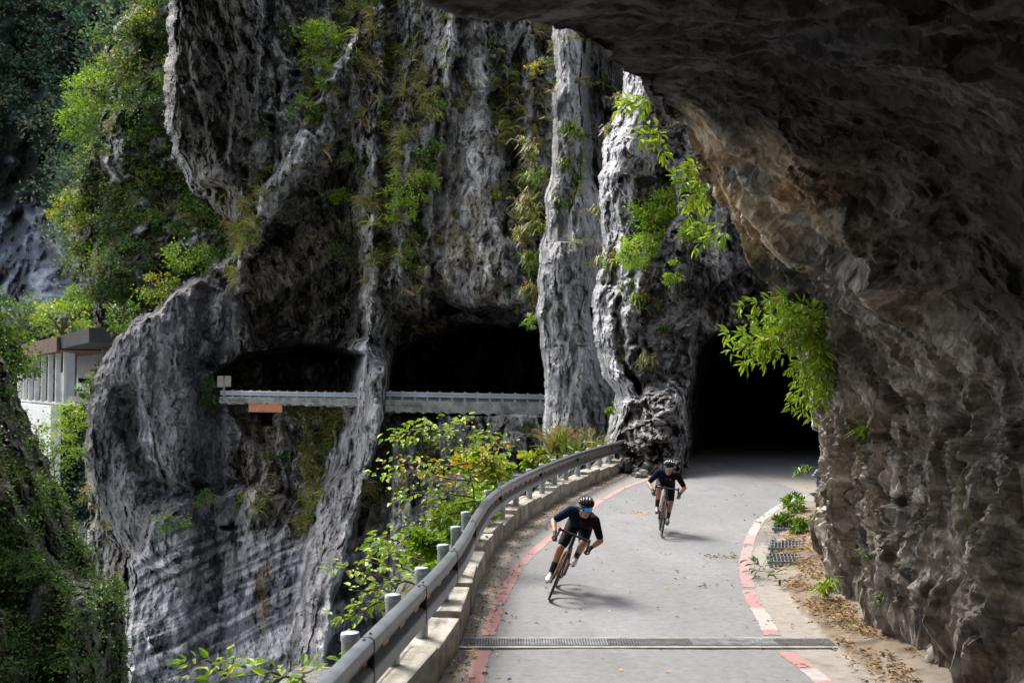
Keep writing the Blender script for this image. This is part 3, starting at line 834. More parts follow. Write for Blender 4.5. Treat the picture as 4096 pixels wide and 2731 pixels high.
    fr = rs(frac(q + wp[:, None] * .2, (.34, .95, .5), 6, 70, .56, .07)); fw = rs(frac(qw, (.75, 1.05, .8), 6, 78, .57, .07))
    fr = np.clip(fr, -1.1, 1.1); fw = np.clip(fw, -1.1, 1.1); ka = (.13 + .11 * ss(7.5, 11, ys))[:, None]
    ka = ka * (1 - .6 * np.exp(-((np.arange(npr) - 400) / 60.0) ** 2)[None, :] * ss(10, 8.5, ys)[:, None])
    d = (1 - lo) * (ka * fr + .07 * rs(a1) + .03 * rs(a2) + .05 * rs(rid) + .012 * rs(fine) + .12 * rs(big)) \
        + lo * (.25 * fw + .09 * rs(g1) + .04 * rs(g2) + .06 * rs(rid) + .014 * rs(fine) + .12 * rs(big))
    d = d * (.45 + .55 * ss(-.6, .8, z))
    eb = np.exp(-((np.arange(npr) - 385) / 50.0) ** 2)[None, :] * ss(19.5, 16, ys)[:, None]       # the lip itself breaks off clean
    d = d * (1 - .35 * eb) - .06 - .16 * eb * ss(8.3, 10, ys)[:, None] + .05 * eb * ss(8.3, 7.6, ys)[:, None]
    # boulders bulging at the foot near the camera
    bl = rs(facet(P, (.85, .8, .9), 29)[2]); d = d + .35 * np.clip(bl, 0, .5) * lo * ss(14, 10.5, ys)[:, None] * ss(2.4, 1.2, z)
    V2 = V + N * d[..., None]
    # colours: ochre, grey marble, dark grey roof with shade painted into its near part
    sh = (ny, npr)
    col = np.zeros(sh + (3,), np.float32) + np.array((0.15, 0.135, 0.12), np.float32)
    tone = rs(fine) * .5 + (rs(i3) - .5) * .35 + (rs(i2) - .5) * .35 + rs(rid) * .25
    col = mix(col, (0.33, 0.3, 0.265), ss(.05, .5, tone)); col = mix(col, (0.06, 0.054, 0.05), ss(-.05, -.5, tone) * .85)
    bq = np.stack([P[:, 0] * .4, q[:, 1] * 3.0, P[:, 2] * .4], -1); bed = rs(fbm(bq + wp[:, None], 1.0, 4, 77))
    col = mix(col, (0.26, 0.25, 0.245), ss(.1, .45, bed) * .5)
    och = rs(fbm(P, (.55, .5, .6), 3, 79)) + .25 * ss(3.2, 4.2, z) - .1
    zone = ss(2.6, 3.4, z) * ss(5.5, 8.0, ys)[:, None] * (.18 + .82 * ss(215, 300, np.arange(npr) + 40 * rs(wp)))
    col = mix(col, mix(np.zeros(sh + (3,), np.float32) + np.array((0.40, 0.25, 0.115), np.float32), (0.54, 0.42, 0.27), ss(-.1, .3, tone)), ss(-.12, .15, och) * .85 * zone)
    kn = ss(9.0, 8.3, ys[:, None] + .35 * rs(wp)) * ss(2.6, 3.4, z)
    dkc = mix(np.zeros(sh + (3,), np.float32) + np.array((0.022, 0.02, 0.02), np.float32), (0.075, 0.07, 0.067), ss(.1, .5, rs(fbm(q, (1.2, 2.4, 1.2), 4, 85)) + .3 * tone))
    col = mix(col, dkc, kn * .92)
    col = mix(col, (0.05, 0.047, 0.05), ss(.2, .5, rs(fbm(P + 9, (.6, .5, .6), 4, 81))) * .75 * (1 - lo * .6))
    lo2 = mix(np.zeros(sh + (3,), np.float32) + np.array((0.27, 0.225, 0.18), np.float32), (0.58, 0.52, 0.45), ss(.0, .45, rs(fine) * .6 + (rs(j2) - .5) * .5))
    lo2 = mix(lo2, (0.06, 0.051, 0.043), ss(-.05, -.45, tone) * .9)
    lo2 = lo2 * (.62 + .38 * ss(10.6, 13.0, ys[:, None] + .8 * rs(wp)))[..., None]          # wall painted darker towards the camera in place of shade
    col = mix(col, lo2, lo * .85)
    blue = ss(17.6, 18.8, ys)[:, None] * np.ones(sh); col = mix(col, mix(np.zeros(sh + (3,), np.float32) + np.array((0.17, 0.18, 0.21), np.float32), (0.5, 0.51, 0.55), ss(0, .4, tone)), blue * .8)
    col = mix(col, (0.09, 0.085, 0.03), ss(.42, .6, rs(fbm(P + 4, (1.6, 1.6, .9), 4, 83))) * lo * .8)
    col = col * .8
    idx = np.arange(ny * npr).reshape(ny, npr)
    F = np.stack([idx[:-1, :-1], idx[1:, :-1], idx[1:, 1:], idx[:-1, 1:]], -1).reshape(-1, 4)
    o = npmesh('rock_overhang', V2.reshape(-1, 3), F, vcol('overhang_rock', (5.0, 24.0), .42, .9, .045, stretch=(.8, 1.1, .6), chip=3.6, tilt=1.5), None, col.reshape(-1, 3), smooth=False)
    struct(o, 'dark rough rock wall and roof hanging over the right side of the road', 'rock overhang')
    return V2, N, ys
OV, ON, OY = overhang()

# ---- near side of the gorge behind the camera, gorge floor (give the far wall its real surroundings)
def near_side():
    # unseen wall added behind the camera to keep light off the near rock
    ys = np.linspace(-16, 1.2, 70); zs = np.linspace(-1.2, 6.0, 34); Y, Z = np.meshgrid(ys, zs); X = np.full(Y.shape, -4.6) + .12 * (Z - 2) ** 2 * (Z > 2) + 1.6 * ss(-3, 1.2, Y) * -1
    P = np.stack([X, Y, Z], -1).reshape(-1, 3); X = X + .5 * frac(P, .5, 4, 90).reshape(X.shape)
    idx = np.arange(X.size).reshape(X.shape); F = np.stack([idx[:-1, :-1], idx[:-1, 1:], idx[1:, 1:], idx[1:, :-1]], -1).reshape(-1, 4)
    struct(npmesh('light_blocker_wall', np.stack([X, Y, Z], -1).reshape(-1, 3), F, vcol('overhang_rock', ()), None, np.zeros((X.size, 3), np.float32) + np.array((.1, .09, .08), np.float32)), 'unseen wall added behind the camera to block light', 'light blocker')
    xs = np.linspace(-130, 80, 80); zs = np.linspace(-27, 42, 36)
    X, Z = np.meshgrid(xs, zs)
    Y = -15 - 0.10 * np.abs(X) + .22 * (Z - 0) * -1.0 * (Z < 0) * -.3 - .12 * np.clip(Z, 0, 99)
    P = np.stack([X, Y, Z], -1).reshape(-1, 3)
    n = fbm(P, .12, 4, 91).reshape(X.shape); Y = Y + 4 * n
    V = np.stack([X, Y, Z], -1).reshape(-1, 3)
    idx = np.arange(X.size).reshape(X.shape)
    F = np.stack([idx[:-1, :-1], idx[:-1, 1:], idx[1:, 1:], idx[1:, :-1]], -1).reshape(-1, 4)
    col = np.zeros((len(V), 3), np.float32) + np.array((.09, .095, .075), np.float32)
    struct(npmesh('gorge_cliff', V, F, vcol('cliff_rock', ()), None, col), 'near side cliff of the gorge behind the road', 'cliff')
    # cliff edge above the tunnel and beyond the right wall
    xs = np.linspace(-250, 250, 50); ys = np.linspace(-40, 300, 40)
    X, Y = np.meshgrid(xs, ys)
    Z = -27 + 1.2 * fbm(np.stack([X.ravel(), Y.ravel(), 0 * X.ravel()], -1), .05, 3, 92).reshape(X.shape)
    V = np.stack([X, Y, Z], -1).reshape(-1, 3); idx = np.arange(X.size).reshape(X.shape)
    F = np.stack([idx[:-1, :-1], idx[:-1, 1:], idx[1:, 1:], idx[1:, :-1]], -1).reshape(-1, 4)
    col = np.zeros((len(V), 3), np.float32) + np.array((.16, .16, .16), np.float32)
    struct(npmesh('ground', V, F, vcol('cliff_rock', ()), None, col))
near_side()
# ------------------------------------------------------------------ the road
RAIL = {-4: (-1.75,), 2: (-1.6,), 5: (-1.36,), 6.7: (-1.2,), 7.84: (-1.09,), 9.6: (-.9,), 11.3: (-.73,), 13: (-.62,), 15.3: (-.55,), 17: (-.47,), 18.5: (-.36,), 20.3: (-.12,), 22.3: (.22,), 25: (.74,), 28.6: (1.55,), 32: (2.45,), 36.4: (3.72,), 40: (4.8,)}
_yy = np.linspace(-4, 40, 881); _xx = catmull(RAIL, _yy)[:, 0]
_k = np.exp(-np.linspace(-2, 2, 61) ** 2); _k /= _k.sum()
_xx = np.convolve(np.pad(_xx, 30, mode='reflect', reflect_type='odd'), _k, 'valid')
_s = np.concatenate([[0], np.cumsum(np.hypot(np.diff(_xx), np.diff(_yy)))])
def railx(y): return np.interp(y, _yy, _xx)
def rail_s(y): return float(np.interp(y, _yy, _s))
def rail_at(s, off=0.0):
    y = float(np.interp(s, _s, _yy)); x = float(np.interp(s, _s, _xx)); e = .05
    y2 = float(np.interp(s + e, _s, _yy)); x2 = float(np.interp(s + e, _s, _xx)); y1 = float(np.interp(s - e, _s, _yy)); x1 = float(np.interp(s - e, _s, _xx))
    t = Vector((x2 - x1, y2 - y1, 0)).normalized(); n = Vector((-t.y, t.x, 0))   # n points to the gorge
    return Vector((x, y, 0)) + n * off, t, n
WB = {-14: (4.1,), 0: (4.2,), 14: (4.2,), 15.5: (4.5,), 18.4: (5.1,), 19.3: (5.3,), 20.2: (5.7,), 22: (7,), 26: (11,), 70: (25,)}
LL = [(474, 690), (474, 682), (488, 633), (501, 597), (518, 566), (544, 542), (566, 527), (596.5, 503), (622.6, 487.6), (653, 476.5), (679, 471.5), (718, 468.8)]
RL = [(855, 720), (827, 682), (775, 644), (770, 628), (751, 597), (746, 575), (744, 562), (751, 535.5), (760, 520), (773, 509.4), (790, 500.5), (806, 494)]
def smoothline(pts, n=400):
    G_ = np.array([ground(*p)[:2] for p in pts]); s = np.concatenate([[0], np.cumsum(np.linalg.norm(np.diff(G_, axis=0), axis=1))])
    t = np.linspace(0, s[-1], n); q = np.stack([np.interp(t, s, G_[:, 0]), np.interp(t, s, G_[:, 1])], -1)
    k = np.exp(-np.linspace(-2, 2, 41) ** 2); k /= k.sum()
    return np.stack([np.convolve(np.pad(q[:, i], 20, mode='reflect', reflect_type='odd'), k, 'valid') for i in (0, 1)], -1)
LQ, RQ = smoothline(LL), smoothline(RL)
def shoulder_edge(y): return np.interp(y, [-10, 8, 10.4, 12.1, 13, 15.5, 17.5, 19.1, 22, 26, 60], [3.5, 3.5, 3.5, 3.55, 3.62, 3.87, 4.2, 4.62, 5.35, 6.6, 30])

def road():
    ys = np.concatenate([np.arange(-12, 8, .3), np.arange(8, 38, .06), np.arange(38, 72, .4)])
    us = np.linspace(0, 1, 190)
    x0 = np.interp(ys, _yy, _xx) - .55; x0 = np.where(ys > 36, np.maximum(x0, 3.2), x0); x0 = np.minimum(x0, 4.0); x1 = catmull(WB, ys)[:, 0] + .7
    X = x0[:, None] + (x1 - x0)[:, None] * us[None]; Y = np.repeat(ys[:, None], len(us), 1)
    P = np.stack([X, Y, 0 * X], -1).reshape(-1, 3)
    n1 = fbm(P, (.5, .35, 1), 4, 101).reshape(X.shape); n2 = fbm(P, (4, 4, 1), 3, 102).reshape(X.shape); n3 = fbm(P, (1.6, .25, 1), 3, 103).reshape(X.shape)
    sh_e = np.interp(ys, [-10, 70], [0, 0])[:, None]
    Z = .012 * n1 + .002 * n2
    rl = np.interp(Y, RQ[:, 1], RQ[:, 0]); ll = np.interp(Y, LQ[:, 1], LQ[:, 0])
    asph = np.zeros(X.shape + (3,), np.float32) + np.array((0.146, 0.146, 0.150), np.float32)
    asph = mix(asph, (0.195, 0.19, 0.19), ss(-.5, .9, n1 + .3 * n3) * .7); asph = mix(asph, (0.13, 0.128, 0.13), ss(.15, .6, -n3) * .3)
    near = ss(12.0, 11.8, Y); asph = mix(asph, (0.15, 0.148, 0.15), near * .6)
    conc = np.zeros(X.shape + (3,), np.float32) + np.array((0.225, 0.203, 0.178), np.float32); conc = mix(conc, (0.15, 0.132, 0.115), ss(0, .45, n1 + n2 * .5))
    col = mix(asph, conc, ss(.02, .14, X - rl + .05 * n2) * ss(40, 30, Y))
    dust = ss(.15, -.25, X - ll + .06 * n2); col = mix(col, (0.215, 0.195, 0.17), dust * .75)
    xr = np.interp(Y, _yy, _xx); col = mix(col, (0.13, 0.11, 0.085), ss(.55, .1, X - xr + .15 * n1) * .7)
    ed = shoulder_edge(Y) + .14 * n1 + .05 * n2
    dirt = np.zeros(X.shape + (3,), np.float32) + np.array((0.15, 0.112, 0.075), np.float32); dirt = mix(dirt, (0.2, 0.17, 0.135), ss(-.1, .4, n1 + n2)); dirt = mix(dirt, (0.07, 0.05, 0.035), ss(.1, .5, n2 - n1 * .4))
    dm = ss(-.05, .06, X - ed) * ss(27, 24, Y)
    col = mix(col, dirt, dm); Z = Z + dm * (.02 + .03 * np.clip(n2 + .4, 0, 1) + .10 * ss(0, .8, X - ed))
    # long repair patch and cracks far up the road
    st = fbm(P, (.8, .22, 1), 4, 106).reshape(X.shape); col = mix(col, (0.115, 0.112, 0.112), ss(.3, .6, st) * .45 * (1 - dm))
    ck = np.abs(fbm(P + 40, (.35, .5, 1), 5, 107).reshape(X.shape)); col = mix(col, (0.06, 0.058, 0.058), ss(.012, .002, ck) * ss(.1, .35, fbm(P, .16, 2, 108).reshape(X.shape)) * .7 * (1 - dm))
    pt = ss(.06, .0, np.abs(Y - 24.8) - 1.9) * ss(.06, 0, np.abs(X - 4.6 - (Y - 24.8) * .35) - 1.0); col = mix(col, (0.15, 0.148, 0.152), pt * .7)
    idx = np.arange(X.size).reshape(X.shape)
    F = np.stack([idx[:-1, :-1], idx[:-1, 1:], idx[1:, 1:], idx[1:, :-1]], -1).reshape(-1, 4)
    V = np.stack([X, Y, Z], -1).reshape(-1, 3)
    o = npmesh('road', V, F, vcol('road_surface', (9.0, 90.0), .2, .45, .012, rough=.8, spec=.3), None, col.reshape(-1, 3))
    struct(o)
    # verge: drops away from the blocks into the gorge
    ys = np.arange(-12, 44, .25); us = np.linspace(0, 1, 40)
    x0 = np.interp(ys, _yy, _xx) - .5
    X = x0[:, None] - us[None] ** 1.3 * 14 + .1; Y = np.repeat(ys[:, None], 40, 1) - 0 * X
    Z = -.05 - us[None] * .3 - ss(.06, .9, us)[None] * 26 + 0 * X
    P = np.stack([X, Y, Z], -1).reshape(-1, 3); n = fbm(P, .5, 4, 104).reshape(X.shape)
    Z = Z + .3 * n * ss(.02, .1, us)[None]; X = X - .9 * n * ss(.02, .1, us)[None]
    col = np.zeros(X.shape + (3,), np.float32) + np.array((0.085, 0.075, 0.05), np.float32); col = mix(col, (0.15, 0.145, 0.14), ss(0, .4, n))
    idx = np.arange(X.size).reshape(X.shape); F = np.stack([idx[:-1, :-1], idx[1:, :-1], idx[1:, 1:], idx[:-1, 1:]], -1).reshape(-1, 4)
    struct(npmesh('verge', np.stack([X, Y, Z], -1).reshape(-1, 3), F, vcol('overhang_rock', ()), None, col.reshape(-1, 3)))
road()

def strip(name, Q, width, z, colfn, mat, gaps=()):
    d = np.gradient(Q, axis=0); d /= np.linalg.norm(d, axis=1)[:, None]; n = np.stack([d[:, 1], -d[:, 0]], -1)
    ws = np.linspace(-.5, .5, 9)
    V = Q[:, None, :] + n[:, None, :] * (ws[None, :, None] * width)
    V = np.concatenate([V, np.full(V.shape[:2] + (1,), z)], -1)
    P = V.reshape(-1, 3); j = fbm(P, (7, 7, 1), 3, 111).reshape(V.shape[:2])
    V[..., :2] += n[:, None, :] * (j[..., None] * .02)
    V[..., 2] += .012 * fbm(P * np.array([1, 1, 0], np.float32), (.5, .35, 1), 4, 101).reshape(V.shape[:2])
    idx = np.arange(V.shape[0] * 9).reshape(V.shape[:2]); F = np.stack([idx[:-1, :-1], idx[1:, :-1], idx[1:, 1:], idx[:-1, 1:]], -1).reshape(-1, 4)
    yc = V.reshape(-1, 3)[F].mean(1)
    keep = np.ones(len(F), bool)
    for a, b in gaps: keep &= ~((yc[:, 1] > a) & (yc[:, 1] < b))
    wear = fbm(yc, (3.2, 2.0, 1), 4, 112) + .4 * fbm(yc, (14, 14, 1), 2, 113)
    keep &= wear < .5
    return npmesh(name, P.copy() * 0 + V.reshape(-1, 3), F[keep], mat, None, colfn(V).reshape(-1, 3))
def dense(Q, n): 
    s = np.concatenate([[0], np.cumsum(np.linalg.norm(np.diff(Q, axis=0), axis=1))]); t = np.linspace(0, s[-1], n)
    return np.stack([np.interp(t, s, Q[:, 0]), np.interp(t, s, Q[:, 1])], -1)
LQ, RQ = dense(LQ, 900), dense(RQ, 700)
paint = vcol('road_paint', (9.0, 70.0), .14, .25, .01, rough=.75)
def cl(V):
    n = fbm(V.reshape(-1, 3), (1.4, .8, 1), 4, 115).reshape(V.shape[:2]); c = np.zeros(V.shape[:2] + (3,), np.float32) + np.array((.27, .13, .124), np.float32)
    c = mix(c, (.32, .19, .175), ss(-.1, .5, n)); return mix(c, (.36, .235, .215), ss(15, 24, V[..., 1]) * .75)
def cr(V):
    y = V[..., 1] + .08 * fbm(V.reshape(-1, 3), (6, 6, 1), 3, 116).reshape(V.shape[:2]); c = np.zeros(V.shape[:2] + (3,), np.float32) + np.array((.30, .28, .262), np.float32)
    for a, b in ((8.5, 10.55), (11.0, 11.75), (12.5, 12.75), (14.0, 15.2), (15.45, 20.6)): c = mix(c, (.29, .155, .147), ss(a - .04, a + .04, y) * ss(b + .04, b - .04, y) * (.55 + .45 * ss(20, 13, y)))
    return c
struct(strip('edge_line', LQ, .165, .006, cl, paint, [(11.75, 12.5)]), 'red edge line painted along the guard rail side of the road')
struct(strip('edge_line', RQ, .185, .006, cr, paint, [(11.7, 12.5), (15.22, 15.42)]), 'worn pink and white edge line along the rock wall side')

# ------------------------------------------------------------------ cross drain with its steel grating
galv = plain('galvanised_steel', (0.30, 0.33, 0.35), .42, .75, 6, .22, .02)
galv_d = plain('weathered_steel', (0.20, 0.225, 0.24), .5, .6, 14, .3, .03)
def drain():
    t = empty('drain_channel', (1.4, 12.1, 0)); tag(t, 'steel grated drain channel running across the road between pale concrete borders', 'drain')
    V = lambda *a: Vector(a)
    c1 = MB(); c1.box((.15, -.215, .001), (4.75, .10, .03), bev=.004); c1.box((.1, .20, .001), (4.65, .09, .03), bev=.004)
    c1.build('concrete_border', plain('pale_concrete', (0.19, 0.18, 0.165), .85, 0, 7, .3, .15), t)
    pit = MB(); pit.box((.1, -.005, -.004), (4.7, .31, .03)); pit.build('drain_bed', plain('dark_mud', (0.05, 0.045, 0.04), .9), t)
    for i in range(5):
        g = MB(); x0 = -2.2 + i * .93
        for k in range(31): g.box((x0 + .015 + k * .03, -.005, .012), (.021, .28, .016))
        for yy in (-.14, -.07, -.005, .06, .13): g.box((x0 + .46, yy, .015), (.92, .014, .016))
        o = g.build('grating', plain('grating_steel' + 'abcde'[i], [(0.10, 0.105, .11), (.16, .165, .17), (.09, .09, .092), (.17, .18, .19), (.09, .092, .095)][i], .7, .2, 9, .4), t)
drain()
def sump(px, py, wx, wy, rot, lab):
    g = ground(px, py); t = empty('drain_grate', (g.x, g.y, .07), (0, 0, rot)); tag(t, lab, 'drain grate', 'drain grates along the foot of the rock wall')
    b = MB(); n = int(wx / .055)
    for k in range(n): b.box((-wx / 2 + (k + .5) * wx / n, 0, .01), (.014, wy, .04))
    b.build('bars', galv_d, t)
    f = MB()
    for sx in (-1, 1): f.box((sx * wx / 2, 0, .012), (.03, wy + .03, .05))
    for sy in (-1, -.33, .33, 1): f.box((0, sy * wy / 2, .018), (wx - .032, .02, .035))
    f.build('frame', galv_d, t)
sump(792, 529, .72, 1.25, -.25, 'leafless steel drain grate farthest up the road by the green plants')
sump(790, 549.5, .7, .95, -.25, 'half buried middle drain grate between two others beside the rock wall')
sump(790, 563.5, .7, .8, -.2, 'drain grate nearest the camera, mostly under fallen leaves')

# ------------------------------------------------------------------ near guard rail
S0, S1 = rail_s(4.4), rail_s(36.3)
def beam_mesh(path, prof, thick):
    V = []; F = []; m = len(prof)
    loop = [(o, h) for o, h in prof] + [(o - thick, h) for o, h in prof[::-1]]
    L = len(loop)
    for p, n in path:
        for o, h in loop: V.append(p - n * o + Vector((0, 0, h)))
    for i in range(len(path) - 1):
        for k in range(L): F.append((i * L + k, i * L + (k + 1) % L, (i + 1) * L + (k + 1) % L, (i + 1) * L + k))
    F.append(tuple(range(L))[::-1]); F.append(tuple((len(path) - 1) * L + k for k in range(L)))
    return V, F
WPROF = [(.0, 1.03), (.05, 1.035), (.085, 1.015), (.09, .95), (.08, .915), (.03, .885), (.025, .865), (.03, .845), (.08, .815), (.09, .78), (.085, .69), (.05, .67), (.0, .675)]
def guard():
    t = empty('guard_rail', tuple(rail_at(rail_s(12))[0])); tag(t, 'grey steel guard rail on round posts curving along the gorge side of the road', 'guard rail')
    inv = Matrix.Translation(-t.location)
    b = MB(); ss_ = np.arange(S0, S1 + .01, .12)
    V, F = beam_mesh([(rail_at(s)[0], rail_at(s)[2]) for s in ss_], WPROF, .006); b.add([inv @ v for v in V], F)
    b.build('beam', plain('rail_steel', (0.155, 0.172, 0.188), .36, .6, 5, .25, .03), t, smooth=True, sharp=50)
    # splice seams with their bolts, yellow delineator stickers in the valley of the beam: each its own part
    for y in [5.6, 7.9, 9.95, 12.0, 14.6, 19.2, 24.2, 29.2, 34.2]:
        sp = MB(); s = rail_s(y); V, F = beam_mesh([(rail_at(s + d)[0], rail_at(s + d)[2]) for d in (-.008, .008)], [(o + .004, h + (.004 if h > 1.0 else 0)) for o, h in WPROF], .006); sp.add([inv @ v for v in V], F)
        o = sp.build('splice', plain('dark_bolt', (0.06, 0.06, 0.065), .6, .5), t)
        for d in (-.1, .1):
            p, tt, n = rail_at(s + d); q = MB(); q.sphere(inv @ (p - n * .035 + Vector((0, 0, 1.037))), .013, 8, 5); q.build('bolt', plain('dark_bolt', ()), o)
    for s in np.arange(S0 + .4, S1, .62):
        p, tt, n = rail_at(s); M = Matrix(((tt.x, n.x, 0), (tt.y, n.y, 0), (0, 0, 1))).to_3x3(); rf = MB()
        rf.box(inv @ (p - n * .0325 + Vector((0, 0, .866))), (.2, .012, .05), M); rf.build('reflector', plain('orange_reflector', (0.55, 0.28, 0.03), .4), t)
    ps = [y for y in (6.55, 8.13, 9.6, 11.0, 12.6, 14.2, 15.85, 17.5)]; s_ = rail_s(ps[-1]); posts = [rail_s(y) for y in ps]
    while s_ < S1 - 1.3: s_ += 1.62; posts.append(s_)
    posts = [posts[0] - 1.55] + posts
    for s in posts:
        p, tt, n = rail_at(s, .15)
        m = MB(); m.lathe([(.066, .3), (.066, .985)], inv @ p, 20); o = m.build('post', galv, t, smooth=True)
        c = MB(); c.lathe([(.071, .955), (.073, .96), (.073, 1.0), (.066, 1.012), (.03, 1.02), (.004, 1.022)], inv @ p, 20); c.build('cap', plain('post_cap', (0.38, 0.41, 0.44), .35, .4), o, smooth=True)
        br = MB(); M = Matrix(((tt.x, n.x, 0), (tt.y, n.y, 0), (0, 0, 1)))
        br.box(inv @ (p - n * .1 + Vector((0, 0, .875))), (.09, .1, .16), M, bev=.008)
        br.build('bracket', galv_d, o)
    for h in (.46, .60):
        c = MB(); c.tube([inv @ (rail_at(s, .15)[0] + Vector((0, 0, h + .012 * math.sin(s * 7)))) for s in np.arange(S0, S1, .25)], .009, 6); c.build('cable', galv, t, smooth=True)
guard()

def blocks():
    cm = vcol('block_concrete', (3.0, 22.0), .26, .45, .02)
    s = rail_s(4.9); i = 0; L = 1.58
    labs = {}
    while s < S1 - .3:
        p, tt, n = rail_at(s, .17); p2, t2, _ = rail_at(s + L * .5 - .02, .17); p1, _, _ = rail_at(s - L * .5 + .02, .17)
        d = (p2 - p1); ln = d.length - .075
        bm = bmesh.new(); bmesh.ops.create_cube(bm, size=1.0)
        for v in bm.verts: v.co = Vector((v.co.x * ln, v.co.y * .46, v.co.z * .38 + .17))
        top = [e for e in bm.edges if all(v.co.z > .2 for v in e.verts)]; vert = [e for e in bm.edges if abs(e.verts[0].co.z - e.verts[1].co.z) > .1]
        bmesh.ops.bevel(bm, geom=top + vert, offset=.03, segments=2, affect='EDGES', profile=.7)
        bmesh.ops.subdivide_edges(bm, edges=[e for e in bm.edges if e.calc_length() > .15], cuts=7, use_grid_fill=True)
        bm.verts.index_update(); V = np.array([v.co[:] for v in bm.verts]); fs = [[v.index for v in f.verts] for f in bm.faces]
        me = bpy.data.meshes.new('concrete_block')
        nn = fbm(V + i * 3.1, 6.0, 3, 120)
        V = V + np.array([0, 0, 1]) * (nn[:, None] * .006)
        me.from_pydata(V.tolist(), [], fs); me.update(); bm.free()
        ca = me.color_attributes.new('Col', 'FLOAT_COLOR', 'POINT'); st = fbm(V + i * 5.3, (3, 5, 4), 4, 121)
        c = np.zeros((len(V), 3), np.float32) + np.array((.37, .345, .30), np.float32) * (.72 + .4 * ((i * 37) % 10) / 10); c = mix(c, (.19, .165, .13), ss(.0, .45, st)); c = mix(c, (.15, .16, .075), ss(.25, .55, fbm(V + i * 2.2, 4.0, 3, 122)) * .6 * (V[:, 2] > .1)); c = mix(c, (.13, .11, .09), ss(.16, .0, V[:, 2]) * .6)
        cc = np.ones((len(V), 4), np.float32); cc[:, :3] = c; ca.data.foreach_set('color', cc.ravel())
        o = link('concrete_block', me, cm); mid = (p1 + p2) / 2
        hj = math.sin(i * 12.9898) * .5; hk = math.sin(i * 4.1 + 1.3); o.location = (mid.x + .10 * hj, mid.y, .045 * hk); o.rotation_euler = (.015 * hj, .012 * hk, math.atan2(d.y, d.x) + .035 * math.sin(i * 7.7)); me.polygons.foreach_set('use_smooth', np.zeros(len(me.polygons), bool))
        o['kerb_index'] = i
        _blocks.append(o); s += L; i += 1
_blocks = []
blocks()
_ORD = ['nearest', 'second', 'third', 'fourth', 'fifth', 'sixth', 'seventh', 'eighth', 'ninth', 'tenth', 'eleventh', 'twelfth', 'thirteenth', 'fourteenth', 'fifteenth', 'sixteenth', 'seventeenth', 'eighteenth', 'nineteenth', 'twentieth', 'twenty-first', 'twenty-second', 'twenty-third', 'twenty-fourth']
def label_blocks():
    vis = [o for o in _blocks if (lambda l: l.y > 8.6)(o.location)]
    for k, o in enumerate(vis):
        d = o.location
        if k == 0: l = 'weathered concrete kerb block nearest the camera, cut by the bottom edge under the guard rail'
        elif o is _blocks[-1]: l = 'farthest concrete kerb block, at the end of the guard rail by the rubble'
        else: l = '%s concrete kerb block counting up the road from the bottom edge' % _ORD[k]
        tag(o, l, 'concrete block', 'concrete kerb blocks under the guard rail'); del o['kerb_index']
    for o in [b for b in _blocks if b not in vis]:
        bpy.data.objects.remove(o)
label_blocks()

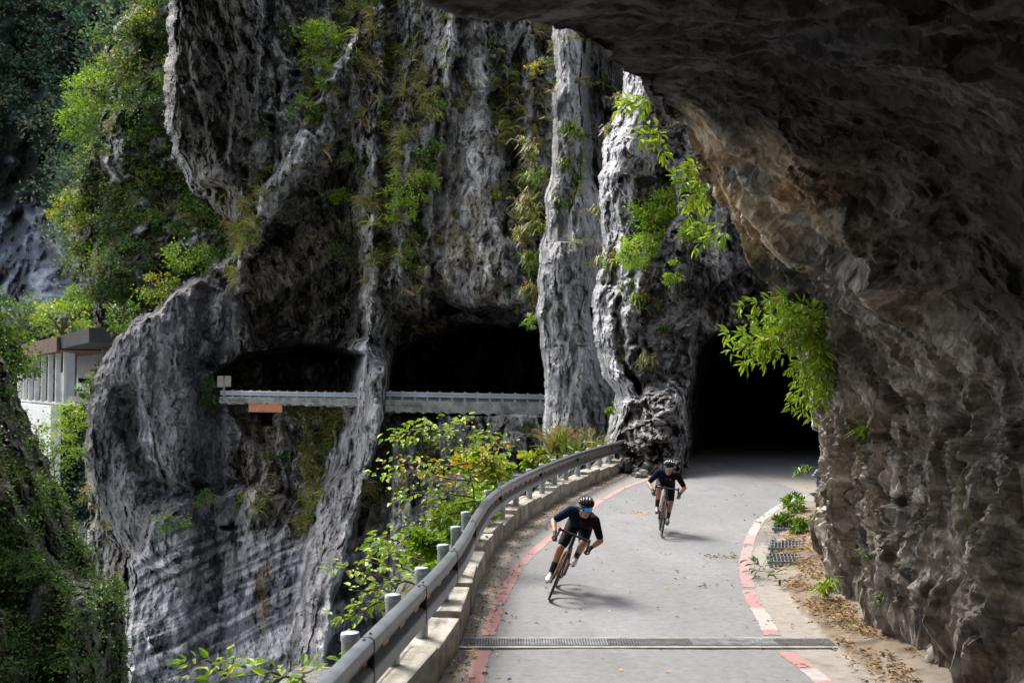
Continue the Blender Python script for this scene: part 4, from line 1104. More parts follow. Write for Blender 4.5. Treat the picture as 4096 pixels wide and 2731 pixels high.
# ------------------------------------------------------------------ the road across the gorge: decks, rails, girder
def far_deck(pxa, pxb, ya, yb, top, bot, rtop, lab, lab2, nposts, girder=None):
    # pxa..pxb in picture columns; ya, yb distances
    A = at(pxa, top[0], ya); B = at(pxb, top[1], yb)
    d = B - A; L = d.length; ang = math.atan2(d.y, d.x); pitch = math.asin(d.z / L)
    t = empty('road_deck', tuple(A), (0, -pitch, ang)); tag(t, lab, 'bridge deck')
    h0 = (bot[0] - top[0]) / FPX * ya; h1 = (bot[1] - top[1]) / FPX * yb
    # concrete slab with a ragged lower edge
    n = 60; V = []; F = []
    for i in range(n + 1):
        x = L * i / n; h = h0 + (h1 - h0) * i / n + .12 * math.sin(i * 1.7) * math.sin(i * .37)
        for y, z in ((-.05, 0), (-.05, -h * .45), (-.12, -h * .47), (-.1, -h), (9, -h), (9, 0)): V.append((x, y, z))
    for i in range(n):
        for k in range(6): F.append((i * 6 + k, i * 6 + (k + 1) % 6, i * 6 + 6 + (k + 1) % 6, i * 6 + 6 + k))
    F.append((0, 1, 2, 3, 4, 5)[::-1]); F.append(tuple(n * 6 + k for k in range(6)))
    V = np.array(V); c = np.zeros((len(V), 3), np.float32) + np.array((.25, .24, .215), np.float32); nz = fbm(V, (.6, 1, 1.2), 4, 131); c = mix(c, (.13, .12, .105), ss(.0, .4, nz))
    m = MB(); m.add(V.tolist(), F); o = m.build('slab', vcol('deck_concrete', (1.2, 6.0), .35, .4, .1), t)
    ca = o.data.color_attributes.new('Col', 'FLOAT_COLOR', 'POINT'); cc = np.ones((len(V), 4), np.float32); cc[:, :3] = c; ca.data.foreach_set('color', cc.ravel())
    if girder:
        g = MB(); x0 = L * girder[0]; x1 = L * girder[1]
        g.box(((x0 + x1) / 2, -.08, -h0 - .3), (x1 - x0, .06, .62)); g.box(((x0 + x1) / 2, .1, -h0 - .02), (x1 - x0, .5, .06)); g.box(((x0 + x1) / 2, .1, -h0 - .62), (x1 - x0, .5, .06)); g.build('girder', plain('rust_red_paint', (0.42, 0.15, 0.075), .6, 0, 1.2, .2), t)
    r = empty('guard_rail', tuple(A), (0, -pitch, ang)); tag(r, lab2, 'guard rail')
    H = (top[0] - rtop[0]) / FPX * ya
    b = MB(); P = [(0, H), (-.07, H - .04), (-.07, H - .14), (-.02, H - .19), (-.07, H - .24), (-.07, H - .34), (0, H - .38)]
    V = []; 
    for x in (0, L):
        for y, z in P: V.append((x, .1 + y, z))
    k = len(P); b.add(V, [(i, i + 1, k + i + 1, k + i) for i in range(k - 1)]); V2 = [(x, y + .02, z) for x, y, z in V]; b.add(V2, [(i, i + 1, k + i + 1, k + i) for i in range(k - 1)])
    b.build('beam', plain('far_rail_steel', (0.33, 0.37, 0.40), .5, .4, .6, .2), r)
    for i in range(nposts):
        m = MB(); x = L * (i + .3) / nposts; m.box((x, .2, H / 2 + .02), (.15, .15, H + .1)); m.build('post', plain('far_rail_steel', ()), r)
    c = MB()
    for z in (H * .22, H * .38): c.tube([(0, .2, z), (L, .2, z)], .02, 5)
    c.build('cable', plain('far_rail_steel', ()), r)
far_deck(386, 549, 80.5, 79.5, (399.3, 402.5), (411, 415), (391, 394), 'pale concrete road deck on the cliff to the left of the pale pillar', 'far guard rail in front of the wide right hand cave', 13)
far_deck(220, 360, 88, 84, (396, 398.5), (402.5, 406), (390, 392), 'concrete road deck with an orange girder in the left cave mouth', 'far guard rail in front of the left hand cave', 15, (.22, .46))

# ------------------------------------------------------------------ gallery road shelter at the far left with a car
def gallery():
    p0 = Vector((-46.2, 112, 0)); step = Vector((-2.5, 4, 0)); d = step.normalized(); n = Vector((-d.y, d.x, 0)) * -1  # n points to the right/back
    n = Vector((d.y, -d.x, 0))
    conc = plain('gallery_concrete', (0.62, 0.615, 0.60), .8, 0, .8, .15, .1)
    t = empty('road_gallery', tuple(p0)); tag(t, 'concrete road gallery with white columns and a rust stained roof at the far left', 'road gallery')
    M = Matrix(((d.x, n.x, 0), (d.y, n.y, 0), (0, 0, 1)))
    loc = lambda a, b_, z: M @ Vector((a, b_, z))
    for i in range(8):
        m = MB(); m.box(loc(i * step.length, 0, 3.65), (.42, .5, 5.3), M); m.build('column', conc, t)
    m = MB(); m.box(loc(18, .3, .95), (46, .5, .28), M); m.box(loc(19.8, -.6, -3.6), (36, 1.0, 8.6), M); m.build('base_wall', conc, t)
    m = MB(); m.box(loc(14, 5.2, 3.6), (40, .4, 5.6), M); m.box(loc(-3.2, 4, 4.2), (.4, 2.2, 5.2), M); m.build('back_wall', plain('gallery_shade_concrete', (0.27, 0.27, 0.28), .8, 0, .8, .15), t)
    m = MB(); m.box(loc(12, 2.4, 7.05), (30, 7, 1.3), M); m.build('roof', plain('rust_stained_concrete', (0.10, 0.048, 0.02), .8, 0, .55, .5, .1), t)
    m = MB(); m.box(loc(12, -1.3, 7.0), (30.4, .3, 1.5), M); m.build('roof_edge', plain('rust_pale', (0.085, 0.036, 0.013), .8, 0, .7, .5), t)
    # the part of the roof that runs on towards the cliff
    A = at(66, 345, 111); B = at(104, 336, 100)
    v = B - A; m = MB(); L = v.length; q = v.to_track_quat('X', 'Z').to_matrix()
    m.box((A + B) / 2 - p0 + Vector((0, 2.2, .15)), (L + 1, 4.6, 1.35), q); m.build('roof_extension', plain('dark_concrete', (0.032, 0.031, 0.03), .85, 0, .6, .4, .1), t)
    m = MB(); m.box(at(71.5, 374, 108) - p0, (.85, .5, 4.3)); m.build('end_wall', plain('gallery_shade_concrete', ()), t)
    m = MB(); m.box(loc(17, 4.9, 2.05), (36, .08, .35), M); m.build('far_rail', galv_d, t)
    # white car
    c0 = at(79.5, 391, 118); c = empty('parked_car', tuple(c0), (0, 0, math.atan2(d.y, d.x) + .25)); tag(c, 'white car half hidden behind the cliff beside the gallery', 'car')
    white = plain('white_car_paint', (0.8, 0.81, 0.82), .25, 0, 2, .03, coat=.6)
    sec = [(-2.1, .35, .62, .72), (-2.0, .3, .9, .8), (-1.3, .28, .98, .84), (-.1, .25, 1.0, .86), (1.2, .25, .98, .86), (1.95, .3, .85, .8), (2.1, .4, .7, .7)]
    V = []; F = []
    for x, z0, z1, hw in sec: V += [(x, -hw, z0), (x, -hw, z1 * .9), (x, -hw * .92, z1), (x, hw * .92, z1), (x, hw, z1 * .9), (x, hw, z0)]
    for i in range(len(sec) - 1):
        for k in range(6): F.append((i * 6 + k, i * 6 + (k + 1) % 6, i * 6 + 6 + (k + 1) % 6, i * 6 + 6 + k))
    F += [tuple(range(6))[::-1], tuple(36 + k for k in range(6))]
    m = MB(); m.add(V, F); m.build('body', white, c, smooth=True)
    m = MB(); rw = .62
    m.add([(-1.5, -.8, .95), (-1.5, .8, .95), (-.9, rw, 1.42), (-.9, -rw, 1.42), (.9, -rw, 1.44), (.9, rw, 1.44), (1.6, .8, .95), (1.6, -.8, .95)], [(0, 1, 2, 3), (4, 5, 6, 7), (0, 3, 4, 7), (1, 6, 5, 2), (0, 7, 6, 1)]); m.build('window', plain('car_glass', (0.02, 0.025, 0.03), .1), c)
    m = MB(); m.box((0, 0, 1.46), (1.9, 1.3, .06), bev=.02); m.build('roof', white, c)
    for sx in (-1.3, 1.3):
        for sy in (-.75, .75):
            m = MB(); m.torus((sx, sy, .32), .23, .09, Matrix.Identity(3), 20, 8); m.lathe([(.2, -.05), (.2, .05)], (sx, sy, .32), 14, Matrix.Rotation(math.pi / 2, 3, 'X')); m.build('wheel', plain('tyre_black', (0.02, 0.02, 0.02), .8), c)
gallery()
def sign():
    p = at(224, 381, 86.5); t = empty('sign', tuple(p)); tag(t, 'small beige two panel sign beside the left cave mouth', 'sign')
    m = MB(); m.box((-.28, 0, .0), (.5, .06, .9)); m.box((.3, .02, .02), (.5, .06, .86)); m.build('panel', plain('beige_sign', (0.22, 0.19, 0.16), .7, 0, 3, .2), t)
    m = MB(); m.box((0, .08, -.7), (.12, .08, 1.9)); m.build('pole', galv_d, t)
sign()
# ------------------------------------------------------------------ foliage
LIME = [(.17, .28, .018), (.23, .33, .025), (.12, .22, .02), (.30, .36, .03)]
BRI = [(.26, .42, .03), (.34, .48, .045), (.2, .35, .03), (.3, .38, .06)]
MID = [(.075, .15, .018), (.11, .2, .022), (.05, .11, .015), (.15, .22, .03)]
DARK = [(.03, .07, .015), (.045, .095, .018), (.065, .12, .022), (.025, .05, .014)]
BLUE = [(.09, .18, .125), (.14, .25, .15), (.24, .31, .19), (.045, .09, .07), (.27, .28, .2)]
YEL = [(.22, .24, .03), (.16, .21, .025), (.30, .28, .04), (.12, .18, .02)]
AUT = [(.45, .30, .02), (.5, .2, .02), (.28, .3, .03), (.2, .28, .02), (.55, .38, .03)]
GREYG = [(.08, .11, .05), (.11, .145, .065), (.06, .09, .035), (.14, .16, .08)]
DRYG = [(.20, .165, .07), (.14, .15, .045), (.26, .2, .1), (.1, .12, .03)]
PLUME = [(.4, .3, .17), (.32, .22, .13), (.28, .16, .1), (.2, .2, .06)]
LITTER = [(.17, .09, .035), (.26, .13, .04), (.12, .07, .035), (.36, .2, .05), (.3, .23, .12), (.09, .055, .03), (.42, .26, .04)]
LM = leafmat('leaf'); GM = leafmat('grass_blade', .25)
BARK = plain('bark', (0.075, 0.055, 0.04), .9, 0, 14, .4, .3)
RS = np.random.default_rng(11)

def pick(pal, n, jit=.18, seq=None):
    p = np.array(pal, np.float32); k = RS.integers(0, len(p), n) if seq is None else seq
    return p[k] * (1 + RS.normal(0, jit, (n, 1))).clip(.5, 1.6)

def unit(v): return v / (np.linalg.norm(v, axis=-1, keepdims=True) + 1e-9)

def leafgeo(c, d, n, L, W, fold=.18):
    # c base points, d axis, n normal; folded rhombus leaf of two quads about the midrib
    d = unit(d); n = unit(n - d * (n * d).sum(-1, keepdims=True)); b = np.cross(d, n)
    L = np.broadcast_to(np.asarray(L, np.float64), (len(c),))[:, None]; W = np.broadcast_to(np.asarray(W, np.float64), (len(c),))[:, None]
    p0 = c; p1 = c + d * L * .45 + b * W * .5 + n * W * fold; p2 = c + d * L - n * L * .12; p3 = c + d * L * .45 - b * W * .5 + n * W * fold
    m = len(c); V = np.stack([p0, p1, p2, p3], 1).reshape(-1, 3)
    F = np.arange(m * 4).reshape(m, 4)
    return V, F

def leafgeo6(c, d, n, L, W, fold=.2):
    # rounded leaf: two quads about the midrib, tip bent down
    d = unit(d); n = unit(n - d * (n * d).sum(-1, keepdims=True)); b = np.cross(d, n)
    L = np.broadcast_to(np.asarray(L, np.float64), (len(c),))[:, None]; W = np.broadcast_to(np.asarray(W, np.float64), (len(c),))[:, None]
    tip = c + d * L - n * L * .16; q = lambda t, s: c + d * L * t + b * W * s + n * W * abs(s) * fold * 2 - n * L * .05 * t
    V = np.stack([c, q(.26, .46), q(.66, .40), tip, q(.66, -.40), q(.26, -.46)], 1).reshape(-1, 3)
    i = np.arange(len(c))[:, None] * 6
    return V, np.concatenate([i + np.array([[0, 1, 2, 3]]), i + np.array([[0, 3, 4, 5]])], 0)

def foliage_mesh(name, c, d, n, L, W, col, mat, parent=None, near=False):
    if near:
        V, F = leafgeo6(c, d, n, L, W)
        if parent is not None: V = V - np.array(parent.location)
        return npmesh(name, V, F, mat, parent, np.repeat(col, 6, 0), smooth=False)
    V, F = leafgeo(c, d, n, L, W)
    if parent is not None: V = V - np.array(parent.location)
    return npmesh(name, V, F, mat, parent, np.repeat(col, 4, 0), smooth=False)

def bush(name, label, cat, cen, r, nl, leaf, pal, root=None, ncl=None, asp=.55, group=None, droop=0.0, shell=.55, stem=True, trunk_r=None, fol='foliage', cluster=.3, flat=.5):
    cen = np.array(cen, float); r = np.array(r, float)
    ncl = ncl or max(6, int(nl / 45))
    u = unit(RS.normal(size=(ncl, 3))); rad = (RS.random((ncl, 1)) * (1 - shell) + shell) ** .8
    lob = 1 + .28 * pn(u * 1.7 + RS.random(3) * 50, 3)[:, None]
    cc = cen + u * rad * r * lob
    cs = (.55 + .9 * RS.random((ncl, 1)))
    k = RS.integers(0, ncl, nl)
    off = RS.normal(size=(nl, 3)) * np.array([1, 1, .62]) * cluster * r.mean() * cs[k] * .62
    p = cc[k] + off
    out = unit((p - cen) / r)
    d = unit(unit(off) * .7 + out * .6 + RS.normal(size=(nl, 3)) * .5 + np.array([0, 0, -droop]))
    n = unit(np.array([0, 0, 1.0]) * flat + out * .5 + RS.normal(size=(nl, 3)) * .45)
    L = leaf * (.6 + .8 * RS.random(nl)); seqc = RS.integers(0, len(pal), ncl); use = np.where(RS.random(nl) < .6, seqc[k], RS.integers(0, len(pal), nl))
    col = pick(pal, nl, .16, use)
    root = np.array(root if root is not None else cen + np.array([0, .3 * r[1], -r[2] * .9]), float)
    t = empty(name, tuple(root)); tag(t, label, cat, group)
    foliage_mesh(fol, p, d, n, L, L * asp, col, LM, t, near=cen[1] < 34)
    if stem:
        m = MB(); tr = trunk_r or max(.012, r.mean() * .035)
        m.tube([(0, 0, 0), Vector(cen - root) * .5 + Vector(RS.normal(size=3) * r.mean() * .08), Vector(cen - root)], [tr, tr * .8, tr * .45], 7)
        for j in RS.choice(ncl, min(ncl, 9), replace=False):
            a = Vector((cen - root) * (.35 + .5 * RS.random())); b = Vector(cc[j] - root)
            m.tube([a, (a + b) / 2 + Vector((0, 0, .08 * r[2])), b], [tr * .5, tr * .35, tr * .15], 5)
        m.build('trunk' if trunk_r else 'stem', BARK, t, smooth=True)
    return t

def spray(name, label, cat, lines, Ys, leaf, asp, pal, per=26, group=None, root=None, hang=.25, spread=1.0, thick=.012, pals=None, twod=.5, whorl=False, mat=None, wn=5):
    """plant drawn by its branches: leaves alternate along every branch and lie nearly flat"""
    t = None; c = []; d = []; n = []; cl = []; m = MB(); base = None
    for i, ln in enumerate(lines):
        Y = Ys[i] if isinstance(Ys, (list, tuple)) else Ys
        if isinstance(Y, (list, tuple)): yy = np.linspace(Y[0], Y[1], len(ln))
        else: yy = [Y + .25 * math.sin(i * 2.1 + j * 1.3) for j in range(len(ln))]
        P = np.array([at(a[0], a[1], yy[j]) for j, a in enumerate(ln)])
        if base is None: base = np.array(root if root is not None else P[0])
        s = np.concatenate([[0], np.cumsum(np.linalg.norm(np.diff(P, axis=0), axis=1))]); Lb = s[-1]
        tt = np.linspace(0, Lb, 12); Q = np.stack([np.interp(tt, s, P[:, j]) for j in range(3)], -1)
        Q[1:-1] = (Q[:-2] + Q[1:-1] * 2 + Q[2:]) / 4 + RS.normal(size=(10, 3)) * leaf * .08
        m.tube([Vector(q - base) for q in Q], [thick * (1 - .8 * k / 11) * (1.0 if i else 1.5) for k in range(12)], 6)
        nn = int(per * max(.6, Lb)); a0 = .12 if len(lines) > 1 and i else .3
        w_ = np.sort(RS.random(nn)) * (1 - a0) + a0
        if whorl: w_ = np.clip(np.round(w_ * wn) / wn + RS.normal(0, .012, nn), 0, 1)
        b = np.stack([np.interp(w_ * Lb, tt, Q[:, j]) for j in range(3)], -1)
        ax = unit(np.gradient(Q, axis=0)); ax = np.stack([np.interp(w_ * Lb, tt, ax[:, j]) for j in range(3)], -1); ax = unit(ax)
        up = np.array([0, -.25, 1.0]); sd = unit(np.cross(ax, up + RS.normal(size=(nn, 3)) * .3))
        sg = np.where(np.arange(nn) % 2 == 0, 1, -1)[:, None]
        dd = unit(sd * sg * (.8 + .4 * RS.random((nn, 1))) + ax * (.35 + .5 * RS.random((nn, 1))) + np.array([0, 0, -hang]) * (.4 + RS.random((nn, 1))) + RS.normal(size=(nn, 3)) * .25)
        if whorl:
            rv = RS.normal(size=(nn, 3)); rv -= ax * (rv * ax).sum(1, keepdims=True); dd = unit(unit(rv) * .95 + ax * .55 + np.array([0, 0, -.18 - hang * .3])); sd = sd * 0; up = np.array([0, -.5, 1.0])
        c.append(b + dd * leaf * .25 * spread + sd * sg * RS.random((nn, 1)) * leaf * spread + RS.normal(size=(nn, 3)) * leaf * (.08 if whorl else .35) * spread); d.append(dd)
        n.append(up + RS.normal(size=(nn, 3)) * .35); pl_ = (pals or {}).get(i, pal); cl.append(pick(pl_, nn))
    t = empty(name, tuple(base)); tag(t, label, cat, group)
    c, d, n, cl = map(np.concatenate, (c, d, n, cl)); L = leaf * (.55 + .75 * RS.random(len(c)))
    foliage_mesh('foliage', c, d, n, L, L * asp, cl, mat or LM, t, True); m.build('stem', BARK, t, smooth=True)
    return t

def tuftgeo(p, out, L, nb, spread=.7, droop=.5):
    # grass blades: two quads each, rising outward then bending over
    N = len(p); k = np.repeat(np.arange(N), nb); m = len(k)
    o = unit(out[k] + np.array([0, 0, .7]) + RS.normal(size=(m, 3)) * spread); ln = (L[k] * (.5 + .8 * RS.random(m)))[:, None]
    s = unit(np.cross(o, RS.normal(size=(m, 3)))); w_ = ln * .035 + .004
    a = p[k] + RS.normal(size=(m, 3)) * ln * .08; b = a + o * ln * .55; c = b + unit(o + np.array([0, 0, -droop * 1.6])) * ln * .5
    V = np.stack([a - s * w_, a + s * w_, b + s * w_ * .8, b - s * w_ * .8, c + s * w_ * .15, c - s * w_ * .15], 1).reshape(-1, 3)
    i = np.arange(m)[:, None] * 6
    F = np.concatenate([i + np.array([[0, 1, 2, 3]]), i + np.array([[3, 2, 4, 5]])], 0)
    return V, F, k

def tuft(name, label, cat, p, out, L, nb, pal, group=None, plume=0, spread=.7, droop=.5):
    t = empty(name, tuple(p)); tag(t, label, cat, group)
    q = np.zeros((1, 3)) + RS.normal(size=(1, 3)) * 0; o = np.array([out], float)
    # several crowns so that the tuft has a body
    nc = max(1, nb // 22); q = RS.normal(size=(nc, 3)) * L * .28; o = np.repeat(o, nc, 0)
    V, F, k = tuftgeo(q, o, np.full(nc, L), nb // nc, spread, droop)
    m = len(V) // 6; npmesh('blades', V, F, GM, t, np.repeat(pick(pal, m), 6, 0), smooth=False)
    if plume:
        for i in range(plume):
            o_ = unit(np.array(out) + np.array([0, 0, .9]) + RS.normal(size=3) * .6); tip = o_ * L * (1.1 + .4 * RS.random())
            s_ = np.linspace(.45, 1, 30)[:, None]; pt = tip * s_ + np.array([0, 0, -1]) * L * .35 * (s_ - .4) ** 2 * 2
            dd = unit(o_ + RS.normal(size=pt.shape) * .6); cc = pt + RS.normal(size=pt.shape) * L * .02
            V, F = leafgeo(cc, dd, RS.normal(size=cc.shape), L * .16, L * .03); npmesh('plume', V, F, GM, t, np.repeat(pick(PLUME, len(cc)), 4, 0), smooth=False)
    return t

# ---- ground cover that nobody could count
def cover(R, name, label, cat, weight, ntuft, L, nb, pal, thr):
    Nn = R.normal().reshape(-1, 3); P = R.V.reshape(-1, 3); wgt = weight.ravel() * R.mask.ravel(); wgt = np.clip(wgt - thr, 0, None)
    i = RS.choice(len(P), ntuft, p=wgt / wgt.sum()); p = P[i] - Nn[i] * .0; o = Nn[i]
    V, F, k = tuftgeo(p, o, L * (.5 + RS.random(ntuft)), nb)
    cl = pick(pal, ntuft, .22); m = len(V) // 6; c = cl[k] * (1 + RS.normal(0, .15, (m, 1)))
    stuff(npmesh(name, V, F, GM, None, np.repeat(c, 6, 0), smooth=False), label, cat)
def leafcover(R, name, label, cat, weight, nclump, per, leaf, csize, pal, thr, outk=.6):
    Nn = R.normal().reshape(-1, 3); P = R.V.reshape(-1, 3); wgt = np.clip(weight.ravel() * R.mask.ravel() - thr, 0, None)
    i = RS.choice(len(P), nclump, p=wgt / wgt.sum()); k = np.repeat(np.arange(nclump), per); N = len(k)
    sz = csize * (.4 + .9 * RS.random(nclump) ** 1.5)
    off = unit(RS.normal(size=(N, 3))) * (RS.random((N, 1)) ** .5) * sz[k][:, None] * np.array([1, 1, .75])
    c = P[i][k] + Nn[i][k] * (sz * outk)[k][:, None] + np.array([0, 0, .35]) * sz[k][:, None] + off
    d = unit(off + RS.normal(size=(N, 3)) * sz[k][:, None] * .5); n = unit(off / sz[k][:, None] + np.array([0, 0, .7]) + RS.normal(size=(N, 3)) * .4)
    sq = RS.integers(0, len(pal), nclump); use = np.where(RS.random(N) < .7, sq[k], RS.integers(0, len(pal), N))
    V, F = leafgeo(c, d, n, leaf * (.6 + .8 * RS.random(N)), leaf * .6)
    stuff(npmesh(name, V, F, LM, None, np.repeat(pick(pal, N, .15, use), 4, 0), smooth=False), label, cat)

def poly_w(R, pts, soft=6): return ss(soft, -soft, sdpoly(R.X, R.Y, pts))
wgw = GW.moss + .35 * poly_w(GW, [(330, -60), (545, -60), (545, 310), (400, 300), (375, 250)], 20) + 1.0 * poly_w(GW, [(300, 400), (345, 405), (335, 470), (312, 530), (288, 640), (276, 640), (300, 500)]) \
    + .9 * poly_w(GW, [(225, 235), (262, 160), (275, 150), (262, 230), (240, 285), (232, 290)]) + .7 * poly_w(GW, [(150, 525), (200, 490), (260, 480), (250, 500), (190, 530), (160, 560)]) - 2 * GW.cave - 1.0 * GW.m1 - .6 * GW.m2 - .6 * GW.smooth + .7 * poly_w(GW, [(100, 350), (135, 318), (200, 270), (205, 285), (140, 335), (105, 380)], 5)
cover(GW, 'cliff_grass', 'thin grass and moss tufts clinging to the ledges of the far cliff', 'grass', wgw, 5200, .72, 7, [(.34, .27, .12), (.22, .24, .07), (.4, .3, .16), (.16, .2, .05), (.28, .3, .06)], .45)
leafcover(GW, 'cliff_ivy', 'small green creepers hanging in the cracks of the far cliff', 'creepers', wgw + .4 * GW.n2(30, 40, 66, 2), 420, 26, .22, .75, MID + GREYG, .5)
cover(PL, 'cliff_grass', 'thin grass growing in cracks of the pale pillar', 'grass', PL.moss * ss(300, 200, PL.Y) + .0, 130, .5, 8, DRYG + YEL, .3)
leafcover(SH, 'undergrowth', 'dense low bushes covering the shoulder of the cliff', 'undergrowth', SH.moss + .25, 560, 90, .34, 1.6, DARK + MID + DRYG[:2], .05)
cover(SH, 'cliff_grass', 'dry grass on the rocky shoulder at upper left', 'grass', SH.moss + .5, 1500, 1.0, 7, DRYG + MID, .1)
leafcover(BL, 'undergrowth', 'dark tangled bushes covering the bluff at lower left', 'undergrowth', BL.moss + .3 + .3 * ss(40, 5, BL.u), 520, 60, .2, .95, DARK + MID[:1] + DRYG[3:], .12)
wm = MT.veg * (.5 + MT.v)
leafcover(MT, 'forest', 'dark forest covering the far mountainside', 'forest', wm, 1500, 60, 1.05, 4.6, BLUE, .02, .55)

# ---- plants on the far cliff and its shoulder: each one a thing
def on(R, px, py, rx, ry, back=.7):
    dp = [R.D[int(np.clip(round((b - R.ys[0]) / R.step), 0, R.D.shape[0] - 1)), int(np.clip(round((a - R.xs[0]) / R.step), 0, R.D.shape[1] - 1))] for a, b in ((px, py), (px, py + 8), (px + 8, py + 3), (px - 8, py + 3), (px + 5, py + 14))]
    p = at(px, py, float(np.median(dp[:4])) - .2); k = p.y / FPX
    return np.array(p) + np.array([0, -rx * k * back, 0]), (rx * k, rx * k * .7, ry * k), p
def wallbush(R, px, py, rx, ry, pal, nl, leafpx, label, name='shrub', cat='shrub', group=None, **kw):
    c, r, p = on(R, px, py, rx, ry, 1.0 if R is TC else .7); kw.setdefault('flat', .9); return bush(name, label, cat, c, r, nl, leafpx * p.y / FPX, pal, root=np.array(p) + np.array([0, 0, -r[2] * .5]), group=group, **kw)
def walltuft(R, px, py, hpx, pal, nb, label, group=None, plume=0, droop=.8, out=(0, -1, .2)):
    p = R.sample(px, py); return tuft('grass_tuft', label, 'grass tuft', np.array(p) + np.array([0, -.05, 0]), out, hpx * p.y / FPX, nb, pal, group, plume, .75, droop)

